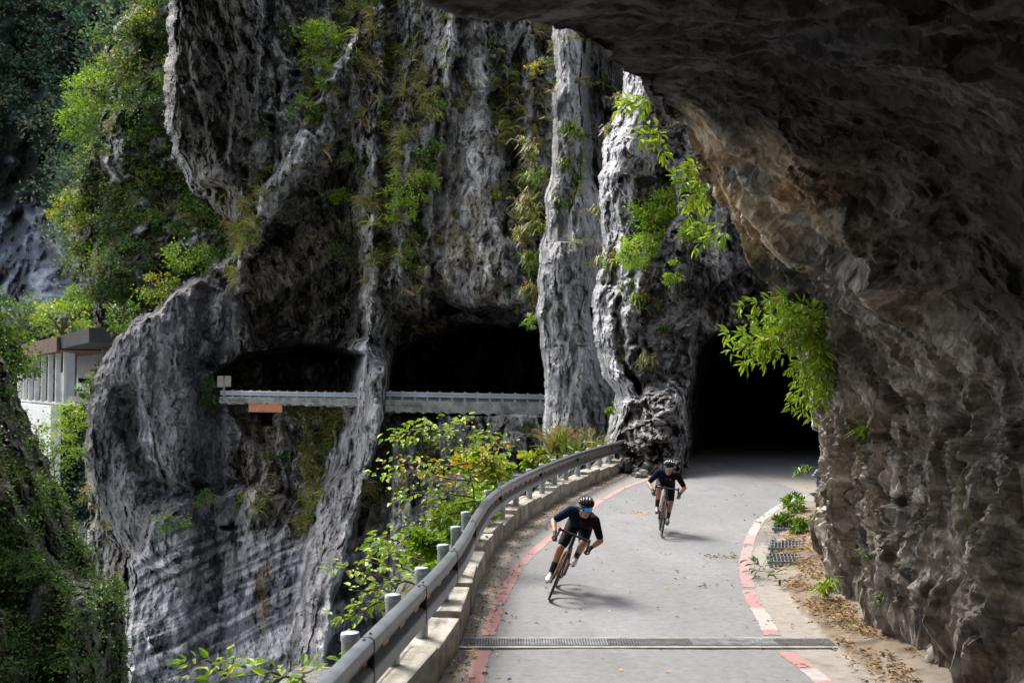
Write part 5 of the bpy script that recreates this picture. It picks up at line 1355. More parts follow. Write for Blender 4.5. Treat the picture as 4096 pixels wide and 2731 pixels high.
B = [(GW, 322, 50, 24, 24, BRI, 1500, 3.2, 'bright green shrub hanging from a ledge near the top of the far cliff', {}),
     (GW, 326, 78, 12, 14, BRI, 430, 3, 'small hanging green clump right under the bright shrub near the top of the cliff', {}),
     (GW, 284, 36, 17, 14, MID + GREYG[1:] + GREYG[3:], 520, 3, 'dull green shrub beside the dark cleft at the top of the cliff', {}),
     (GW, 362, 14, 10, 14, GREYG[1:] + GREYG[3:] + YEL[:2], 330, 3, 'olive tuft of leaves at the very top of the cliff right of the dark cleft', {}),
     (GW, 308, 112, 18, 11, BRI[2:] + MID[1:], 520, 3, 'flat green bush on the white veined rock left of the cliff centre', {}),
     (GW, 343, 197, 18, 8, BRI, 480, 3.2, 'small lime green bush sticking out above the dark undercut', {}),
     (GW, 356, 250, 22, 22, GREYG[1:] + GREYG[3:] + MID[1:2], 950, 2.6, 'round grey green bush right of the dark undercut', {}),
     (GW, 352, 152, 10, 8, MID, 200, 3, 'thin green bush on a bare twig over the dark undercut', {}),
     (GW, 424, 160, 19, 22, BRI[2:] + MID[1:], 950, 3, 'large green shrub hanging left of the pale rib, upper part', {}),
     (GW, 414, 188, 23, 19, BRI, 1050, 3, 'brighter green shrub hanging left of the pale rib, lower part', {}),
     (GW, 405, 213, 17, 12, BRI, 480, 3, 'small green shrub below the two hanging shrubs by the pale rib', {}),
     (GW, 436, 106, 7, 19, BRI, 420, 2.8, 'narrow strip of bright creeper in the crack beside the pale rib', {}),
     (GW, 420, 240, 6, 18, MID, 260, 2.6, 'hanging green strip lower in the crack beside the pale rib', {}),
     (GW, 447, 63, 7, 14, MID, 210, 3, 'small green bush low left beside the top of the pale rib', {}),
     (GW, 496, 193, 9, 8, YEL, 230, 2.8, 'yellowish bush between the pale rib and the free standing pillar', {}),
     (GW, 215, 397, 21, 15, DARK, 760, 3, 'dark green shrub at the left end of the far guard rail', {}),
     (GW, 300, 408, 12, 6, MID + DRYG, 230, 2.6, 'low green shrub under the left concrete deck', {}),
     (GW, 338, 414, 11, 14, MID + YEL[:2], 330, 2.4, 'green shrub on the left flank of the rock fin just under the deck', {}),
     (GW, 285, 455, 8, 13, DARK, 240, 2.4, 'dark fern clump in the recess below the orange girder', {}),
     (GW, 175, 520, 22, 12, DARK + MID, 520, 2.6, 'low bushes on the lower ledge of the grey buttress, left one', {}),
     (GW, 212, 498, 14, 10, MID, 300, 2.6, 'low bush on the lower ledge of the grey buttress, right one', {}),
     (GW, 74, 424, 22, 24, BRI[2:] + LIME[:2], 1100, 2.8, 'green bush below the white gallery wall', {}),
     (GW, 90, 455, 16, 12, MID, 330, 2.8, 'small bush at the foot of the grey buttress near the gallery', {}),
     (SH, 106, 96, 30, 22, BRI[2:] + LIME[:1] + MID[1:2], 2200, 2.9, 'bright green tree on the overgrown shoulder at upper left', dict(name='tree', cat='tree', trunk_r=.25, fol='crown')),
     (SH, 90, 126, 22, 24, BRI[2:3] + LIME[2:3] + MID[1:2], 1700, 2.9, 'bright green tree hanging lower on the left edge of the shoulder', dict(name='tree', cat='tree', trunk_r=.2, fol='crown')),
     (SH, 148, 108, 24, 15, DARK, 800, 3, 'dark green tree in the hollow right of the bright tree', dict(name='tree', cat='tree', trunk_r=.2, fol='crown')),
     (SH, 82, 215, 25, 19, YEL + LIME[:2], 1000, 3.2, 'yellow green tree on the left rim of the shoulder', dict(name='tree', cat='tree', trunk_r=.2, fol='crown')),
     (SH, 134, 258, 26, 16, DARK + MID[:1], 900, 3, 'dark green bush above the gallery roof', {}),
     (SH, 122, 290, 22, 18, DARK + MID[:1], 800, 3, 'dark green bush left of the round grey buttress', {}),
     (GW, 195, 258, 30, 13, MID + BRI, 1150, 2.8, 'light green bush crowning the round grey buttress', {}),
     (GW, 162, 288, 22, 16, YEL + BRI[2:], 800, 2.8, 'yellow green bush on the upper left rim of the grey buttress', {}),
     (GW, 128, 318, 20, 16, MID, 620, 2.8, 'olive bush lower on the rim of the grey buttress above the gallery roof', {}),
     (SH, 162, 28, 22, 12, YEL + MID, 520, 3, 'pale green bush on the skyline at the top left of the shoulder', {}),
     (SH, 184, 66, 13, 22, YEL[:3] + MID, 560, 3, 'long light green bush hanging beside the dark overhang', {}),
     (SH, 125, 62, 18, 10, GREYG + YEL, 380, 3, 'pale bush on the left edge above the bright tree', {}),
     (SH, 190, 165, 16, 8, MID, 330, 3, 'small light bush at the lower lip of the dark overhang', {}),
     (GW, 392, 62, 10, 14, MID[1:] + YEL[:1], 330, 2.8, 'olive shrub between two ribs near the top of the wall', {}),
     (GW, 384, 118, 12, 12, BRI[2:] + MID[1:], 360, 2.8, 'fresh green shrub left of the narrow creeper strip', {}),
     (GW, 362, 172, 9, 12, DRYG + MID[1:], 280, 2.8, 'dry brown and green shrub right of the diagonal white ridge', {}),
     (GW, 404, 258, 10, 15, YEL + BRI[2:], 420, 2.6, 'yellow green hanging shrub low between the two middle ribs', {}),
     (GW, 255, 128, 11, 15, MID[1:] + DRYG, 360, 2.8, 'hanging green shrub on the right edge of the dark buttress', {}),
     (GW, 248, 216, 12, 16, YEL + MID, 460, 2.6, 'yellow green shrub at the upper left of the dark undercut', {}),
     (GW, 470, 92, 8, 13, DRYG + YEL, 280, 2.6, 'dry yellow shrub on the broad pale face', {}),
     (GW, 92, 384, 12, 14, MID[1:] + BRI[2:3], 420, 2.8, 'green bush on the left outline of the grey buttress by the car', {}),
     (GW, 96, 500, 12, 16, MID + DRYG, 420, 2.8, 'dull bush low on the left outline of the grey buttress', {}),
     (BL, 22, 356, 24, 30, MID + LIME[:2], 1700, 4, 'bright leafy tree on top of the near bluff in front of the gallery', dict(name='tree', cat='tree', trunk_r=.12, fol='crown')),
     (BL, 4, 322, 24, 34, DARK + MID, 1600, 4, 'darker tree at the left edge above the near bluff', dict(name='tree', cat='tree', trunk_r=.12, fol='crown')),
     (BL, 40, 490, 26, 18, LIME[2:3] + MID, 760, 3.5, 'bright green bush on the slope of the near bluff, upper one', {}),
     (BL, 82, 545, 24, 15, MID + LIME[2:3], 700, 3.5, 'green bush on the slope of the near bluff, middle one', {}),
     (BL, 112, 590, 15, 14, MID + LIME[2:3], 560, 3.5, 'green bush at the right edge of the near bluff beside the striped rock', {}),
     (BL, 30, 560, 24, 14, DARK + MID[:1], 700, 3.5, 'dark green bush in the middle of the near bluff', {}),
     (BL, 62, 640, 18, 12, DARK, 420, 3.5, 'dark fern bush low on the near bluff', {})]
for R, px, py, rx, ry, pal, nl, lp, lab, kw in B: wallbush(R, px, py, rx, ry, pal, nl, lp, lab, **kw)
for px, py, Y, rx, ry, pal, lab in ((62, 318, 135, 32, 16, LIME, 'bright green tree behind the gallery roof'), (20, 312, 150, 26, 18, GREYG + MID, 'grey green tree farther behind the gallery roof'), (76, 300, 150, 18, 14, LIME[:1] + MID, 'second bright tree peeping over the gallery roof near the cliff')):
    k = Y / FPX; bush('tree', lab, 'tree', at(px, py, Y), (rx * k, rx * k * .7, ry * k), 1100, 3.2 * k, pal, root=at(px, 372, Y), trunk_r=.3, fol='crown')

k = 104 / FPX; bush('bush', 'tall green bush in front of the white retaining wall of the gallery', 'bush', at(52, 446, 104), (24 * k, 16 * k, 26 * k), 1500, 2.8 * k, BRI[2:] + MID, root=at(55, 480, 104))
# grass tufts: on the pillar and the tunnel cliff
g = 'grass tufts on the far cliff'
for i, (px, py, h, pal, pl_) in enumerate([(572, 132, 17, MID + YEL[:2], 3), (566, 168, 13, MID, 2), (578, 182, 15, MID, 2), (572, 204, 17, MID + DRYG, 4), (580, 155, 13, MID, 0)]):
    walltuft(PL, px, py, h, pal, 130, ['thick green grass tuft on the pale pillar, the top one', 'grass tuft on the pale pillar under the thick top one', 'third grass tuft down in the line on the pale pillar', 'lowest brownish grass tuft of the line on the pale pillar', 'small grass tuft right of the line on the pale pillar'][i], 'grass tufts on the pale pillar', pl_)
for i, (px, py, h, pal) in enumerate([(533, 152, 15, YEL + DRYG), (537, 176, 15, YEL + MID), (528, 205, 17, YEL + DRYG), (537, 228, 16, YEL), (522, 240, 15, YEL + DRYG), (532, 262, 14, MID + YEL), (530, 290, 13, YEL + DRYG), (532, 322, 9, LIME)]):
    p = at(px, py, 53.5); tuft('grass_tuft', ['topmost', 'second', 'third', 'fourth', 'fifth', 'sixth', 'seventh', 'lowest lime green'][i] + ' grass tuft down the left flank of the pale pillar', 'grass tuft', p, (-.5, -.6, .3), h * 53.5 / FPX, 150, pal, 'grass tufts down the left flank of the pillar', 2 if i < 7 else 0, .8, .8)
for px, py, h, pal, pl_, lab in ((618, 103, 11, YEL + DRYG, 3, 'reddish grass tuft on the pale cliff close under the roof edge'), (610, 132, 12, DRYG + YEL, 4, 'brown grass tuft on the left corner of the pale tunnel cliff'), (612, 262, 22, DRYG + YEL + MID, 9, 'big drooping grass tuft with red plumes left of the lime bush'), (600, 215, 11, DRYG, 3, 'dry tuft on the left edge of the tunnel cliff'), (640, 300, 15, YEL + MID, 5, 'grass tuft on the dark slope above the smaller one'), (655, 308, 12, GREYG + DRYG, 4, 'grey green grass tuft on the dark slope'), (665, 330, 9, MID + GREYG, 0, 'fresh green tuft on the bare slope left of the tunnel'), (644, 362, 14, MID + DRYG, 5, 'grass tuft just above the rubble heap'), (624, 360, 11, YEL + DRYG, 3, 'yellowish tuft left above the rubble heap'), (628, 285, 10, MID, 2, 'small green tuft under the big drooping tuft')):
    walltuft(TC, px, py, h, pal, 190, lab, None, pl_)
# lime bushes on the tunnel cliff
for px, py, rx, ry, pal, nl, lp, lab in ((650, 226, 24, 20, BRI, 2000, 3.0, 'bright lime bush on the pale cliff above the tunnel, upper one'), (636, 254, 19, 17, BRI, 1500, 3.0, 'bright lime bush on the pale cliff above the tunnel, lower one'), (668, 208, 18, 15, BRI, 950, 3.2, 'small lime bush joined to the upper lime bush on its right'), (670, 274, 13, 10, BRI, 320, 3.2, 'sparse lime twigs hanging over the dark slope'), (692, 232, 13, 14, BRI, 620, 3.2, 'lime bush hanging behind the star leaved branches'), (700, 196, 11, 10, BRI, 420, 3.2, 'topmost lime bush beside the ochre rock edge'), (615, 408, 8, 5, LIME[:3], 90, 4, 'few lime leaves on the left side of the rubble heap')):
    wallbush(TC, px, py, rx, ry, pal, nl, lp, lab)
k = 58 / FPX
bush('shrub', 'small yellow flowered shrub high beside the pale pillar', 'shrub', at(535, 68, 58), (10 * k, 7 * k, 7 * k), 160, 3 * k, [(.5, .34, .02)] + YEL, root=at(545, 74, 59))
bush('shrub', 'dark green shrub hanging on the left side of the pillar top', 'shrub', at(548, 52, 57), (9 * k, 7 * k, 16 * k), 330, 3 * k, MID + DRYG, root=at(552, 40, 58))

# broad leaved twigs on the edge of the overhang
spray('hanging_branch', 'broad leaved branch hanging in front of the pale cliff just under the roof edge', 'branch', [[(656, 92), (640, 100), (622, 98)], [(648, 98), (632, 104), (618, 108)], [(652, 95), (640, 108)]], 13.5, .12, .36, LIME, 46, whorl=True, thick=.006)
spray('hanging_branch', 'broad leaved branch with dark gaps in front of the grey crag', 'branch', [[(668, 125), (655, 134), (640, 140)], [(664, 130), (655, 146)], [(668, 126), (650, 126), (634, 128)], [(662, 138), (664, 158)]], 14, .125, .36, LIME, 46, whorl=True, thick=.006)
spray('hanging_branch', 'bright star leaved branch pointing left from the ochre rock', 'branch', [[(706, 170), (690, 168), (672, 176)], [(704, 172), (692, 182), (676, 178)], [(708, 178), (694, 192), (684, 206)], [(712, 190), (700, 200)], [(700, 172), (688, 162)]], 13, .125, .34, LIME, 60, whorl=True, thick=.006)
spray('hanging_branch', 'sparse star leaved twigs below the ochre rock edge', 'branch', [[(722, 215), (705, 222), (690, 232)], [(722, 218), (712, 236), (695, 246)], [(728, 230), (716, 244)], [(718, 210), (702, 206), (690, 214)]], 14.5, .12, .34, LIME, 44, whorl=True, thick=.006)
# the hanging bush by the right wall
def ov_depth(px, py):
    v = OV.reshape(-1, 3); dz = v[:, 2] - CAMH; cp, sp = math.cos(PITCH), math.sin(PITCH); f = v[:, 1] * cp + dz * sp; u = -v[:, 1] * sp + dz * cp
    k = (f > 1) & (np.abs(CX + FPX * v[:, 0] / np.maximum(f, .1) - px) < 4) & (np.abs(CY - FPX * u / np.maximum(f, .1) - py) < 4)
    return float(v[k, 1].min()) if k.any() else 18.0
HB = []; HY = []
for i in range(58):
    a_ = RS.random() * 6.283; r_ = RS.random() ** .45
    tx, ty = (772 + 47 * r_ * math.cos(a_), 336 + 43 * r_ * math.sin(a_)) if i < 40 else (808 + 19 * r_ * math.cos(a_), 392 + 30 * r_ * math.sin(a_))
    if ty - 300 < (tx - 770) * -.5 - 22: ty += 22
    rx_, ry_ = 822 + 5 * RS.normal(), 318 + 42 * RS.random() + (18 if i >= 40 else 0)
    HY.append((ov_depth(rx_, ry_) - .05, min(ov_depth(rx_, ry_) - .25, ov_depth(tx, ty) - .35) if tx > 800 else ov_depth(rx_, ry_) - .6 + .5 * RS.random()))
    HB.append([(rx_, ry_), ((rx_ + tx) / 2 + 4 * RS.normal(), (ry_ + ty) / 2 - 8 + 4 * RS.normal()), (tx, ty)])
spray('hanging_bush', 'large bright lime bush with narrow leaves hanging beside the tunnel mouth', 'bush', HB, [list(y_) for y_ in HY], .11, .27, LIME + LIME[:2], 58, hang=.25, spread=1.0, thick=.006, whorl=True, wn=6)
spray('shrub', 'tangle of thin bare twigs above the hanging lime bush', 'shrub', [[(806, 300), (790, 284), (772, 282)], [(806, 296), (786, 280), (778, 296)], [(812, 300), (796, 278), (784, 290)]], 18.6, .10, .2, GREYG + LIME, 60, hang=.5)
for px, py, Y, h, pal, lab in ((862, 443, 13.0, 22, LIME, 'small fern on a ledge of the dark right wall'), (868, 462, 12.9, 10, YEL, 'yellow moss fern on a ledge of the dark right wall'), (802, 478, 19.3, 14, MID, 'little green fern at head height on the bluish wall corner'), (866, 560, 12.4, 12, GREYG, 'small grey fern low on the right wall'), (822, 588, 14.1, 22, LIME, 'bright fern at the foot of the right wall'), (885, 598, 11.6, 14, GREYG, 'pale fern low on the right wall near the leaf litter')):
    tuft('fern', lab, 'fern', at(px, py, Y), (-.6, -.4, .4), h * Y / FPX * .9, 60, pal, None, 0, .7, .6)
for i, (px, py, rx, ry, nl) in enumerate([(795, 508, 12, 10, 420), (786, 524, 14, 8, 420), (800, 530, 8, 9, 260)]):
    gpt = ground(px, py + ry * .7); k = gpt.y / FPX; bush('shrub', ['green weeds at the wall foot beside the far end of the white line', 'green weeds half over the farthest drain grate', 'small weeds between the drain grate and the bluish wall corner'][i], 'weeds', (gpt.x, gpt.y, ry * k), (rx * k, rx * k, ry * k), nl, .085, LIME[:3] + MID, root=(gpt.x, gpt.y, .02), stem=False)

# ---- plants between the guard rail and the gorge
SP = [[(474, 565), (476, 520), (474, 495), (470, 470), (463, 446)], [(463, 450), (440, 432), (415, 428), (388, 438)], [(463, 447), (468, 426), (455, 421)], [(468, 463), (440, 466), (412, 462), (380, 468)], [(475, 480), (448, 479), (420, 471)], [(474, 497), (450, 493), (415, 491), (392, 501)],
      [(470, 470), (490, 452), (508, 442)], [(476, 518), (456, 511), (430, 521), (392, 528)], [(463, 446), (480, 432), (496, 436)], [(475, 500), (458, 503), (428, 508)], [(440, 432), (425, 422), (400, 440)]]
spray('sapling', 'slender sapling with lime and orange leaves leaning over the gorge behind the guard rail', 'sapling', SP, [[17.6, 17.0]] + [17.0] * 10,  .10, .62, LIME, 66, spread=1.7, thick=.016, hang=.15, pals={4: AUT + LIME[:1], 3: LIME + AUT[:1], 6: AUT + LIME})
def vb(px, py, Y, rx, ry, pal, nl, leaf, lab, asp=.6, **kw):
    k = Y / FPX; return bush('bush', lab, 'bush', at(px, py, Y), (rx * k, rx * k * .8, ry * k), nl, leaf, pal, root=at(px + 2, py + ry * 1.1, Y), asp=asp, **kw)
vb(478, 466, 21, 22, 17, AUT + YEL + LIME[:2], 950, .11, 'yellow and orange bush behind the guard rail bend')
vb(494, 476, 22.5, 24, 15, LIME, 1000, .12, 'lime bush behind the guard rail, right of the orange bush')
vb(538, 462, 27, 14, 11, LIME + YEL[:1], 480, .15, 'large leaved lime bush near the foot of the pale pillar')
vb(546, 468, 28.5, 20, 8, MID + LIME, 650, .11, 'low green bush along the guard rail posts toward the rubble')
vb(454, 522, 17.5, 22, 18, LIME[:3] + MID[1:2], 1000, .10, 'dense green bush right behind the round posts')
vb(424, 548, 14.0, 22, 14, LIME[:3] + MID[1:2], 950, .085, 'small leaved green bush above the drop by the second post group')
vb(476, 506, 19.5, 20, 10, MID[1:2] + LIME, 620, .10, 'low green leaves showing between beam and kerb blocks')
vb(434, 577, 12.6, 16, 10, LIME[:3], 380, .085, 'little lime bush peeping behind the third post')
LB = [[(440, 592), (405, 580), (370, 574), (332, 566)], [(430, 575), (395, 566), (362, 560)], [(425, 602), (385, 598), (345, 606)], [(405, 580), (380, 590), (352, 590)], [(385, 598), (362, 612), (330, 618)], [(425, 560), (395, 552), (372, 548)]]
spray('hanging_branch', 'long low branches with round lime leaves reaching out over the gorge', 'branch', LB, 12.0, .088, .62, LIME + YEL[:1], 46, spread=1.2, hang=.1)
spray('hanging_branch', 'cluster of large lime leaves on a twig left of the green bush', 'branch', [[(410, 535), (392, 545), (372, 552)], [(398, 540), (382, 534), (368, 540)]], 12.8, .12, .6, LIME, 34, spread=1.2, hang=.5)
spray('hanging_branch', 'blurred lime leaves over the striped rock at the bottom edge, left twig', 'branch', [[(240, 700), (228, 676), (212, 660), (190, 664)], [(226, 672), (236, 656)]], 8.2, .10, .45, LIME, 24, spread=1.2, hang=.1)
spray('hanging_branch', 'blurred lime leaves at the bottom edge nearest the rail end', 'branch', [[(330, 710), (300, 678), (268, 670), (240, 676)], [(300, 678), (318, 664)], [(285, 676), (262, 684)]], 8.0, .10, .5, LIME + MID[1:2], 26, spread=1.3, hang=.1)
for i, (px, py, Y, h) in enumerate([(556, 452, 35, 24), (584, 452, 36, 20), (596, 455, 35.5, 14), (570, 456, 34, 15)]):
    tuft('grass_tuft', ['tall dry plume grass left behind the guard rail end', 'dry plume grass in the middle behind the guard rail end', 'short plume grass next to the rubble at the rail end', 'green grass between the plume grasses at the rail end'][i], 'grass tuft', at(px, py, Y), (0, -.1, 1), h * Y / FPX, 120, [DRYG + YEL, DRYG + YEL, YEL, MID + LIME[:1]][i], None, [12, 9, 4, 2][i], .55, .45)

# ---- fallen leaves
def litter():
    def flat(p, L, pal, name, lab, cat, asp=.6):
        n_ = len(p); a = RS.random(n_) * 6.283; d = np.stack([np.cos(a), np.sin(a), RS.normal(0, .22, n_)], -1); n = np.array([0, 0, 1.0]) + RS.normal(size=(n_, 3)) * .35
        V, F = leafgeo(p, d, n, L * (.5 + RS.random(n_)), L * asp * (.6 + .6 * RS.random(n_)), .25); return npmesh(name, V, F, LM, None, np.repeat(pick(pal, n_, .25), 4, 0), smooth=False)
    n_ = 5200; y = 9.0 + 15 * RS.random(n_) ** 1.2; e = shoulder_edge(y); wbs = catmull(WB, y)[:, 0]; u = np.clip(RS.normal(.55, .33, n_), -.2, 1.1); x = e + (wbs - e) * u
    clump = fbm(np.stack([x, y, 0 * x], -1), (1.6, 1.2, 1), 3, 141) > -.12; x, y = x[clump], y[clump]
    stuff(flat(np.stack([x, y, .075 + .07 * np.clip((x - shoulder_edge(y)) / .8, -.6, 1)], -1), .052, LITTER + LITTER[:3] + LITTER[5:6], 'leaf_litter', 'brown and orange leaf litter lying on the dirt along the rock wall', 'leaf litter'), 'brown and orange leaf litter lying on the dirt along the rock wall', 'leaf litter')
    n_ = 900; y = 9.5 + 26 * RS.random(n_) ** 1.3; x = railx(y) + .12 + np.abs(RS.normal(0, .22, n_)); q = np.stack([x, y, np.full(n_, .016)], -1)
    n2 = 230; y = 9.5 + 22 * RS.random(n2); a, b = railx(y) + .2, shoulder_edge(y); q2 = np.stack([a + (b - a) * RS.random(n2), y, np.full(n2, .016)], -1)
    o = flat(np.concatenate([q, q2]), .052, LITTER + [(.5, .4, .08)], 'fallen_leaves', '', ''); stuff(o, 'small fallen leaves scattered over the road and along the kerb blocks', 'fallen leaves')
    for px, py, w_, n_, pal, lab, up in ((635.5, 513, .34, 30, [(.6, .27, .02), (.55, .2, .02), (.6, .36, .03)], 'bright orange spray of fallen leaves lying on the road left of the farther rider', .02), (721, 556.5, .28, 36, [(.12, .1, .03), (.2, .17, .04), (.3, .27, .04)], 'brown wilted leaf twig on the road right of the farther rider', .03), (706, 585, .16, 10, [(.1, .05, .05), (.16, .1, .07)], 'small dark reddish twig on the road halfway to the drain', .02)):
        g_ = ground(px, py); q = np.stack([g_.x + (RS.random(n_) - .5) * 2 * w_, g_.y + RS.normal(0, .09, n_), .012 + up * RS.random(n_)], -1); o = flat(q, .075, pal, 'fallen_leaf_spray', '', '', .45); tag(o, lab, 'fallen leaves')
    spray('fallen_branch', 'green leaved twig lying on the concrete edge outside the white line', 'fallen branch', [[(752, 578), (762, 566), (768, 556)], [(758, 570), (772, 572), (786, 574)], [(762, 566), (752, 562)]], [15.9, 15.6, 16.2], .12, .4, [(.03, .07, .02), (.05, .1, .03), (.09, .15, .05)], 26, hang=.0, thick=.006)
litter()
# rubble stones at the cliff foot
def stones():
    for i, (px, py, r, lab) in enumerate([(632, 470, .42, 'pale angular boulder at the end of the guard rail'), (652, 474, .3, 'grey boulder at the foot of the rubble beside the road'), (668, 472, .22, 'small dark stone near the red line before the tunnel'), (641, 477, .2, 'small pale stone between the boulders at the rail end'), (783, 545, .11, 'flat pale stone on the leaf litter by the drain grates'), (777, 550, .07, 'small pale stone left of the flat stone by the drain grates')]):
        g_ = ground(px, py); bm = bmesh.new(); bmesh.ops.create_icosphere(bm, subdivisions=4, radius=1.0)
        V = np.array([v.co[:] for v in bm.verts]); f, _, _ = facet(V + i * 7.7, 1.1, 31); V = V * (1 + .38 * f[:, None] + .05 * fbm(V + i, 3.0, 3, 151)[:, None]) * np.array([1.25, 1, .8]) * r
        me = bpy.data.meshes.new('boulder'); bm.faces.ensure_lookup_table(); bm.verts.index_update(); me.from_pydata(V.tolist(), [], [[v.index for v in fc.verts] for fc in bm.faces]); bm.free(); me.update()
        c = np.ones((len(V), 4), np.float32); c[:, :3] = mix(np.zeros((len(V), 3), np.float32) + np.array([(.3, .3, .31), (.2, .195, .19), (.1, .095, .09), (.3, .29, .28), (.42, .33, .25), (.42, .36, .28)][i], np.float32), (.12, .11, .1), ss(0, .4, fbm(V / r + i, 2.0, 3, 152))); ca = me.color_attributes.new('Col', 'FLOAT_COLOR', 'POINT'); ca.data.foreach_set('color', c.ravel())
        o = link('boulder', me, vcol('overhang_rock', ())); o.location = (g_.x, g_.y, r * .4); tag(o, lab, 'boulder' if r > .15 else 'stone')
stones()
# white water far down in the gorge
def water():
    A = ground(140, 660, -27) ; c = at(150, 668, 86)
    xs = np.linspace(-60, 10, 60); ys = np.linspace(20, 110, 60); X, Y = np.meshgrid(xs, ys); Z = -24.2 + .25 * fbm(np.stack([X.ravel(), Y.ravel(), 0 * X.ravel()], -1), (.4, .4, 1), 3, 161).reshape(X.shape)
    idx = np.arange(X.size).reshape(X.shape); F = np.stack([idx[:-1, :-1], idx[:-1, 1:], idx[1:, 1:], idx[1:, :-1]], -1).reshape(-1, 4)
    struct(npmesh('river', np.stack([X, Y, Z], -1).reshape(-1, 3), F, plain('river_water', (0.35, 0.4, 0.42), .25, 0, .3, .4, .2)))
water()
# ------------------------------------------------------------------ riders and their bicycles
def ik(a, b, l1, l2, pole):
    a, b = Vector(a), Vector(b); d = b - a; L = min(d.length, (l1 + l2) * .995); u = d.normalized()
    x = (L * L + l1 * l1 - l2 * l2) / (2 * L); h = math.sqrt(max(l1 * l1 - x * x, 0)); p = Vector(pole); p = (p - u * p.dot(u)).normalized()
    return a + u * x + p * h

BB = Vector((0, 0, .272)); RA = Vector((-.415, 0, .34)); FA = Vector((.585, 0, .34)); YR = Matrix.Identity(3)
def bicycle(root, crank_deg, accent, frame_c):
    fm = plain('frame_' + accent[0], frame_c, .22, .3, 3, .1, coat=.8); am = plain('accent_' + accent[0], accent[1], .25, .5, 3, .1, coat=.6)
    blk = plain('bar_tape', (0.012, 0.012, 0.013), .6, 0, 60, .2, .2); alu = plain('dark_alloy', (0.05, 0.05, 0.055), .35, .7); rub = plain('tyre_rubber', (0.018, 0.018, 0.018), .8)
    HT, HB_ = Vector((.395, 0, .86)), Vector((.44, 0, .69)); ST = Vector((-.13, 0, .78))
    m = MB()
    m.tube([HB_ - Vector((.0, 0, -.02)), BB], [.03, .036], 12); m.tube([HT - Vector((0, 0, .03)), ST - Vector((0, 0, .03))], [.021, .017], 12); m.tube([BB, ST], [.024, .019], 12); m.tube([HT, HB_], [.026, .029], 12)
    for s in (-1, 1):
        m.tube([BB + Vector((0, s * .03, 0)), RA + Vector((0, s * .062, 0))], [.014, .010], 8); m.tube([ST + Vector((.02, s * .02, -.14)), RA + Vector((0, s * .06, 0))], [.010, .008], 8)
    m.tube([BB + Vector((0, -.045, 0)), BB + Vector((0, .045, 0))], .026, 12); m.build('frame', fm, root, smooth=True)
    m = MB()
    cr = HB_ + Vector((.012, 0, -.03)); m.tube([HB_, cr], [.03, .034], 12)
    for s in (-1, 1): m.tube([cr + Vector((0, s * .026, .0)), cr + Vector((.03, s * .046, -.08)), FA + Vector((-.035, s * .05, .15)), FA + Vector((0, s * .052, 0))], [.02, .017, .013, .009], 8)
    m.build('fork', am, root, smooth=True)
    for c in (RA, FA):
        h = MB(); h.tube([c + Vector((0, -.05, 0)), c + Vector((0, .05, 0))], .018, 10); w_ = h.build('wheel', alu, root, smooth=True)
        t = MB(); t.torus(c, .326, .0145, YR, 64, 10); t.build('tyre', rub, w_, smooth=True)
        r = MB(); r.torus(c, .292, .024, YR, 64, 10, .42); r.build('rim', plain('carbon_rim', (0.03, 0.03, 0.033), .3, .1), w_, smooth=True)
        s_ = MB()
        for k in range(20):
            a = 2 * math.pi * k / 20; sd = .03 if k % 2 else -.03; s_.tube([c + Vector((.015 * math.cos(a + 1.2), sd, .015 * math.sin(a + 1.2))), c + Vector((.275 * math.cos(a), 0, .275 * math.sin(a)))], .0013, 4)
        s_.build('spokes', alu, w_)
        d = MB(); d.lathe([(.07, .0), (.07, .002), (.055, .002)], c + Vector((0, .045, 0)), 20, Matrix.Rotation(math.pi / 2, 3, 'X')); d.build('brake_disc', plain('disc_steel', (0.35, 0.35, 0.36), .35, .8), w_)
    m = MB(); m.tube([HT + Vector((-.006, 0, 0)), HT + Vector((-.013, 0, .045))], .021, 10); m.tube([HT + Vector((-.011, 0, .03)), (.485, 0, .905)], [.019, .018], 10); m.build('stem', blk, root, smooth=True)
    m = MB(); m.tube([(.485, -.165, .905), (.485, .165, .905)], .0165, 10)
    for s in (-1, 1):
        P = [(.485, s * .16, .905), (.49, s * .195, .905), (.53, s * .21, .90), (.575, s * .213, .885), (.597, s * .216, .85), (.59, s * .22, .81), (.56, s * .222, .782), (.515, s * .224, .77), (.455, s * .226, .765)]
        m.tube(P, .0165, 10)
    m.build('handlebar', blk, root, smooth=True)
    for s in (-1, 1):
        m = MB(); m.tube([(.565, s * .213, .895), (.61, s * .21, .905), (.645, s * .209, .93), (.655, s * .209, .955)], [.017, .021, .019, .012], 10); b = m.build('brake_hood', blk, root, smooth=True)
        m = MB(); m.tube([(.645, s * .209, .925), (.668, s * .211, .88), (.665, s * .214, .83), (.655, s * .216, .80)], [.009, .009, .007, .006], 8); m.build('brake_lever', alu, b, smooth=True)
    m = MB(); m.tube([ST, (-.19, 0, .955)], [.0145, .0135], 10); m.build('seatpost', blk, root, smooth=True)
    m = MB(); m.rcone((-.30, 0, .985), (-.17, 0, .985), .03, .026); m.rcone((-.17, 0, .985), (-.02, 0, .982), .026, .016); m.rcone((-.30, -.045, .985), (-.22, -.015, .985), .026, .02); m.rcone((-.30, .045, .985), (-.22, .015, .985), .026, .02); m.remesh('saddle', blk, root, .008, 3)
    a = math.radians(crank_deg); ca = Vector((math.cos(a), 0, math.sin(a))) * .172
    m = MB(); m.tube([BB + Vector((0, -.06, 0)), BB + Vector((0, -.07, 0)) + ca], [.014, .011], 8); m.tube([BB + Vector((0, .06, 0)), BB + Vector((0, .07, 0)) - ca], [.014, .011], 8); m.tube([BB + Vector((0, -.07, 0)), BB + Vector((0, .07, 0))], .014, 8); k = m.build('crank', alu, root, smooth=True)
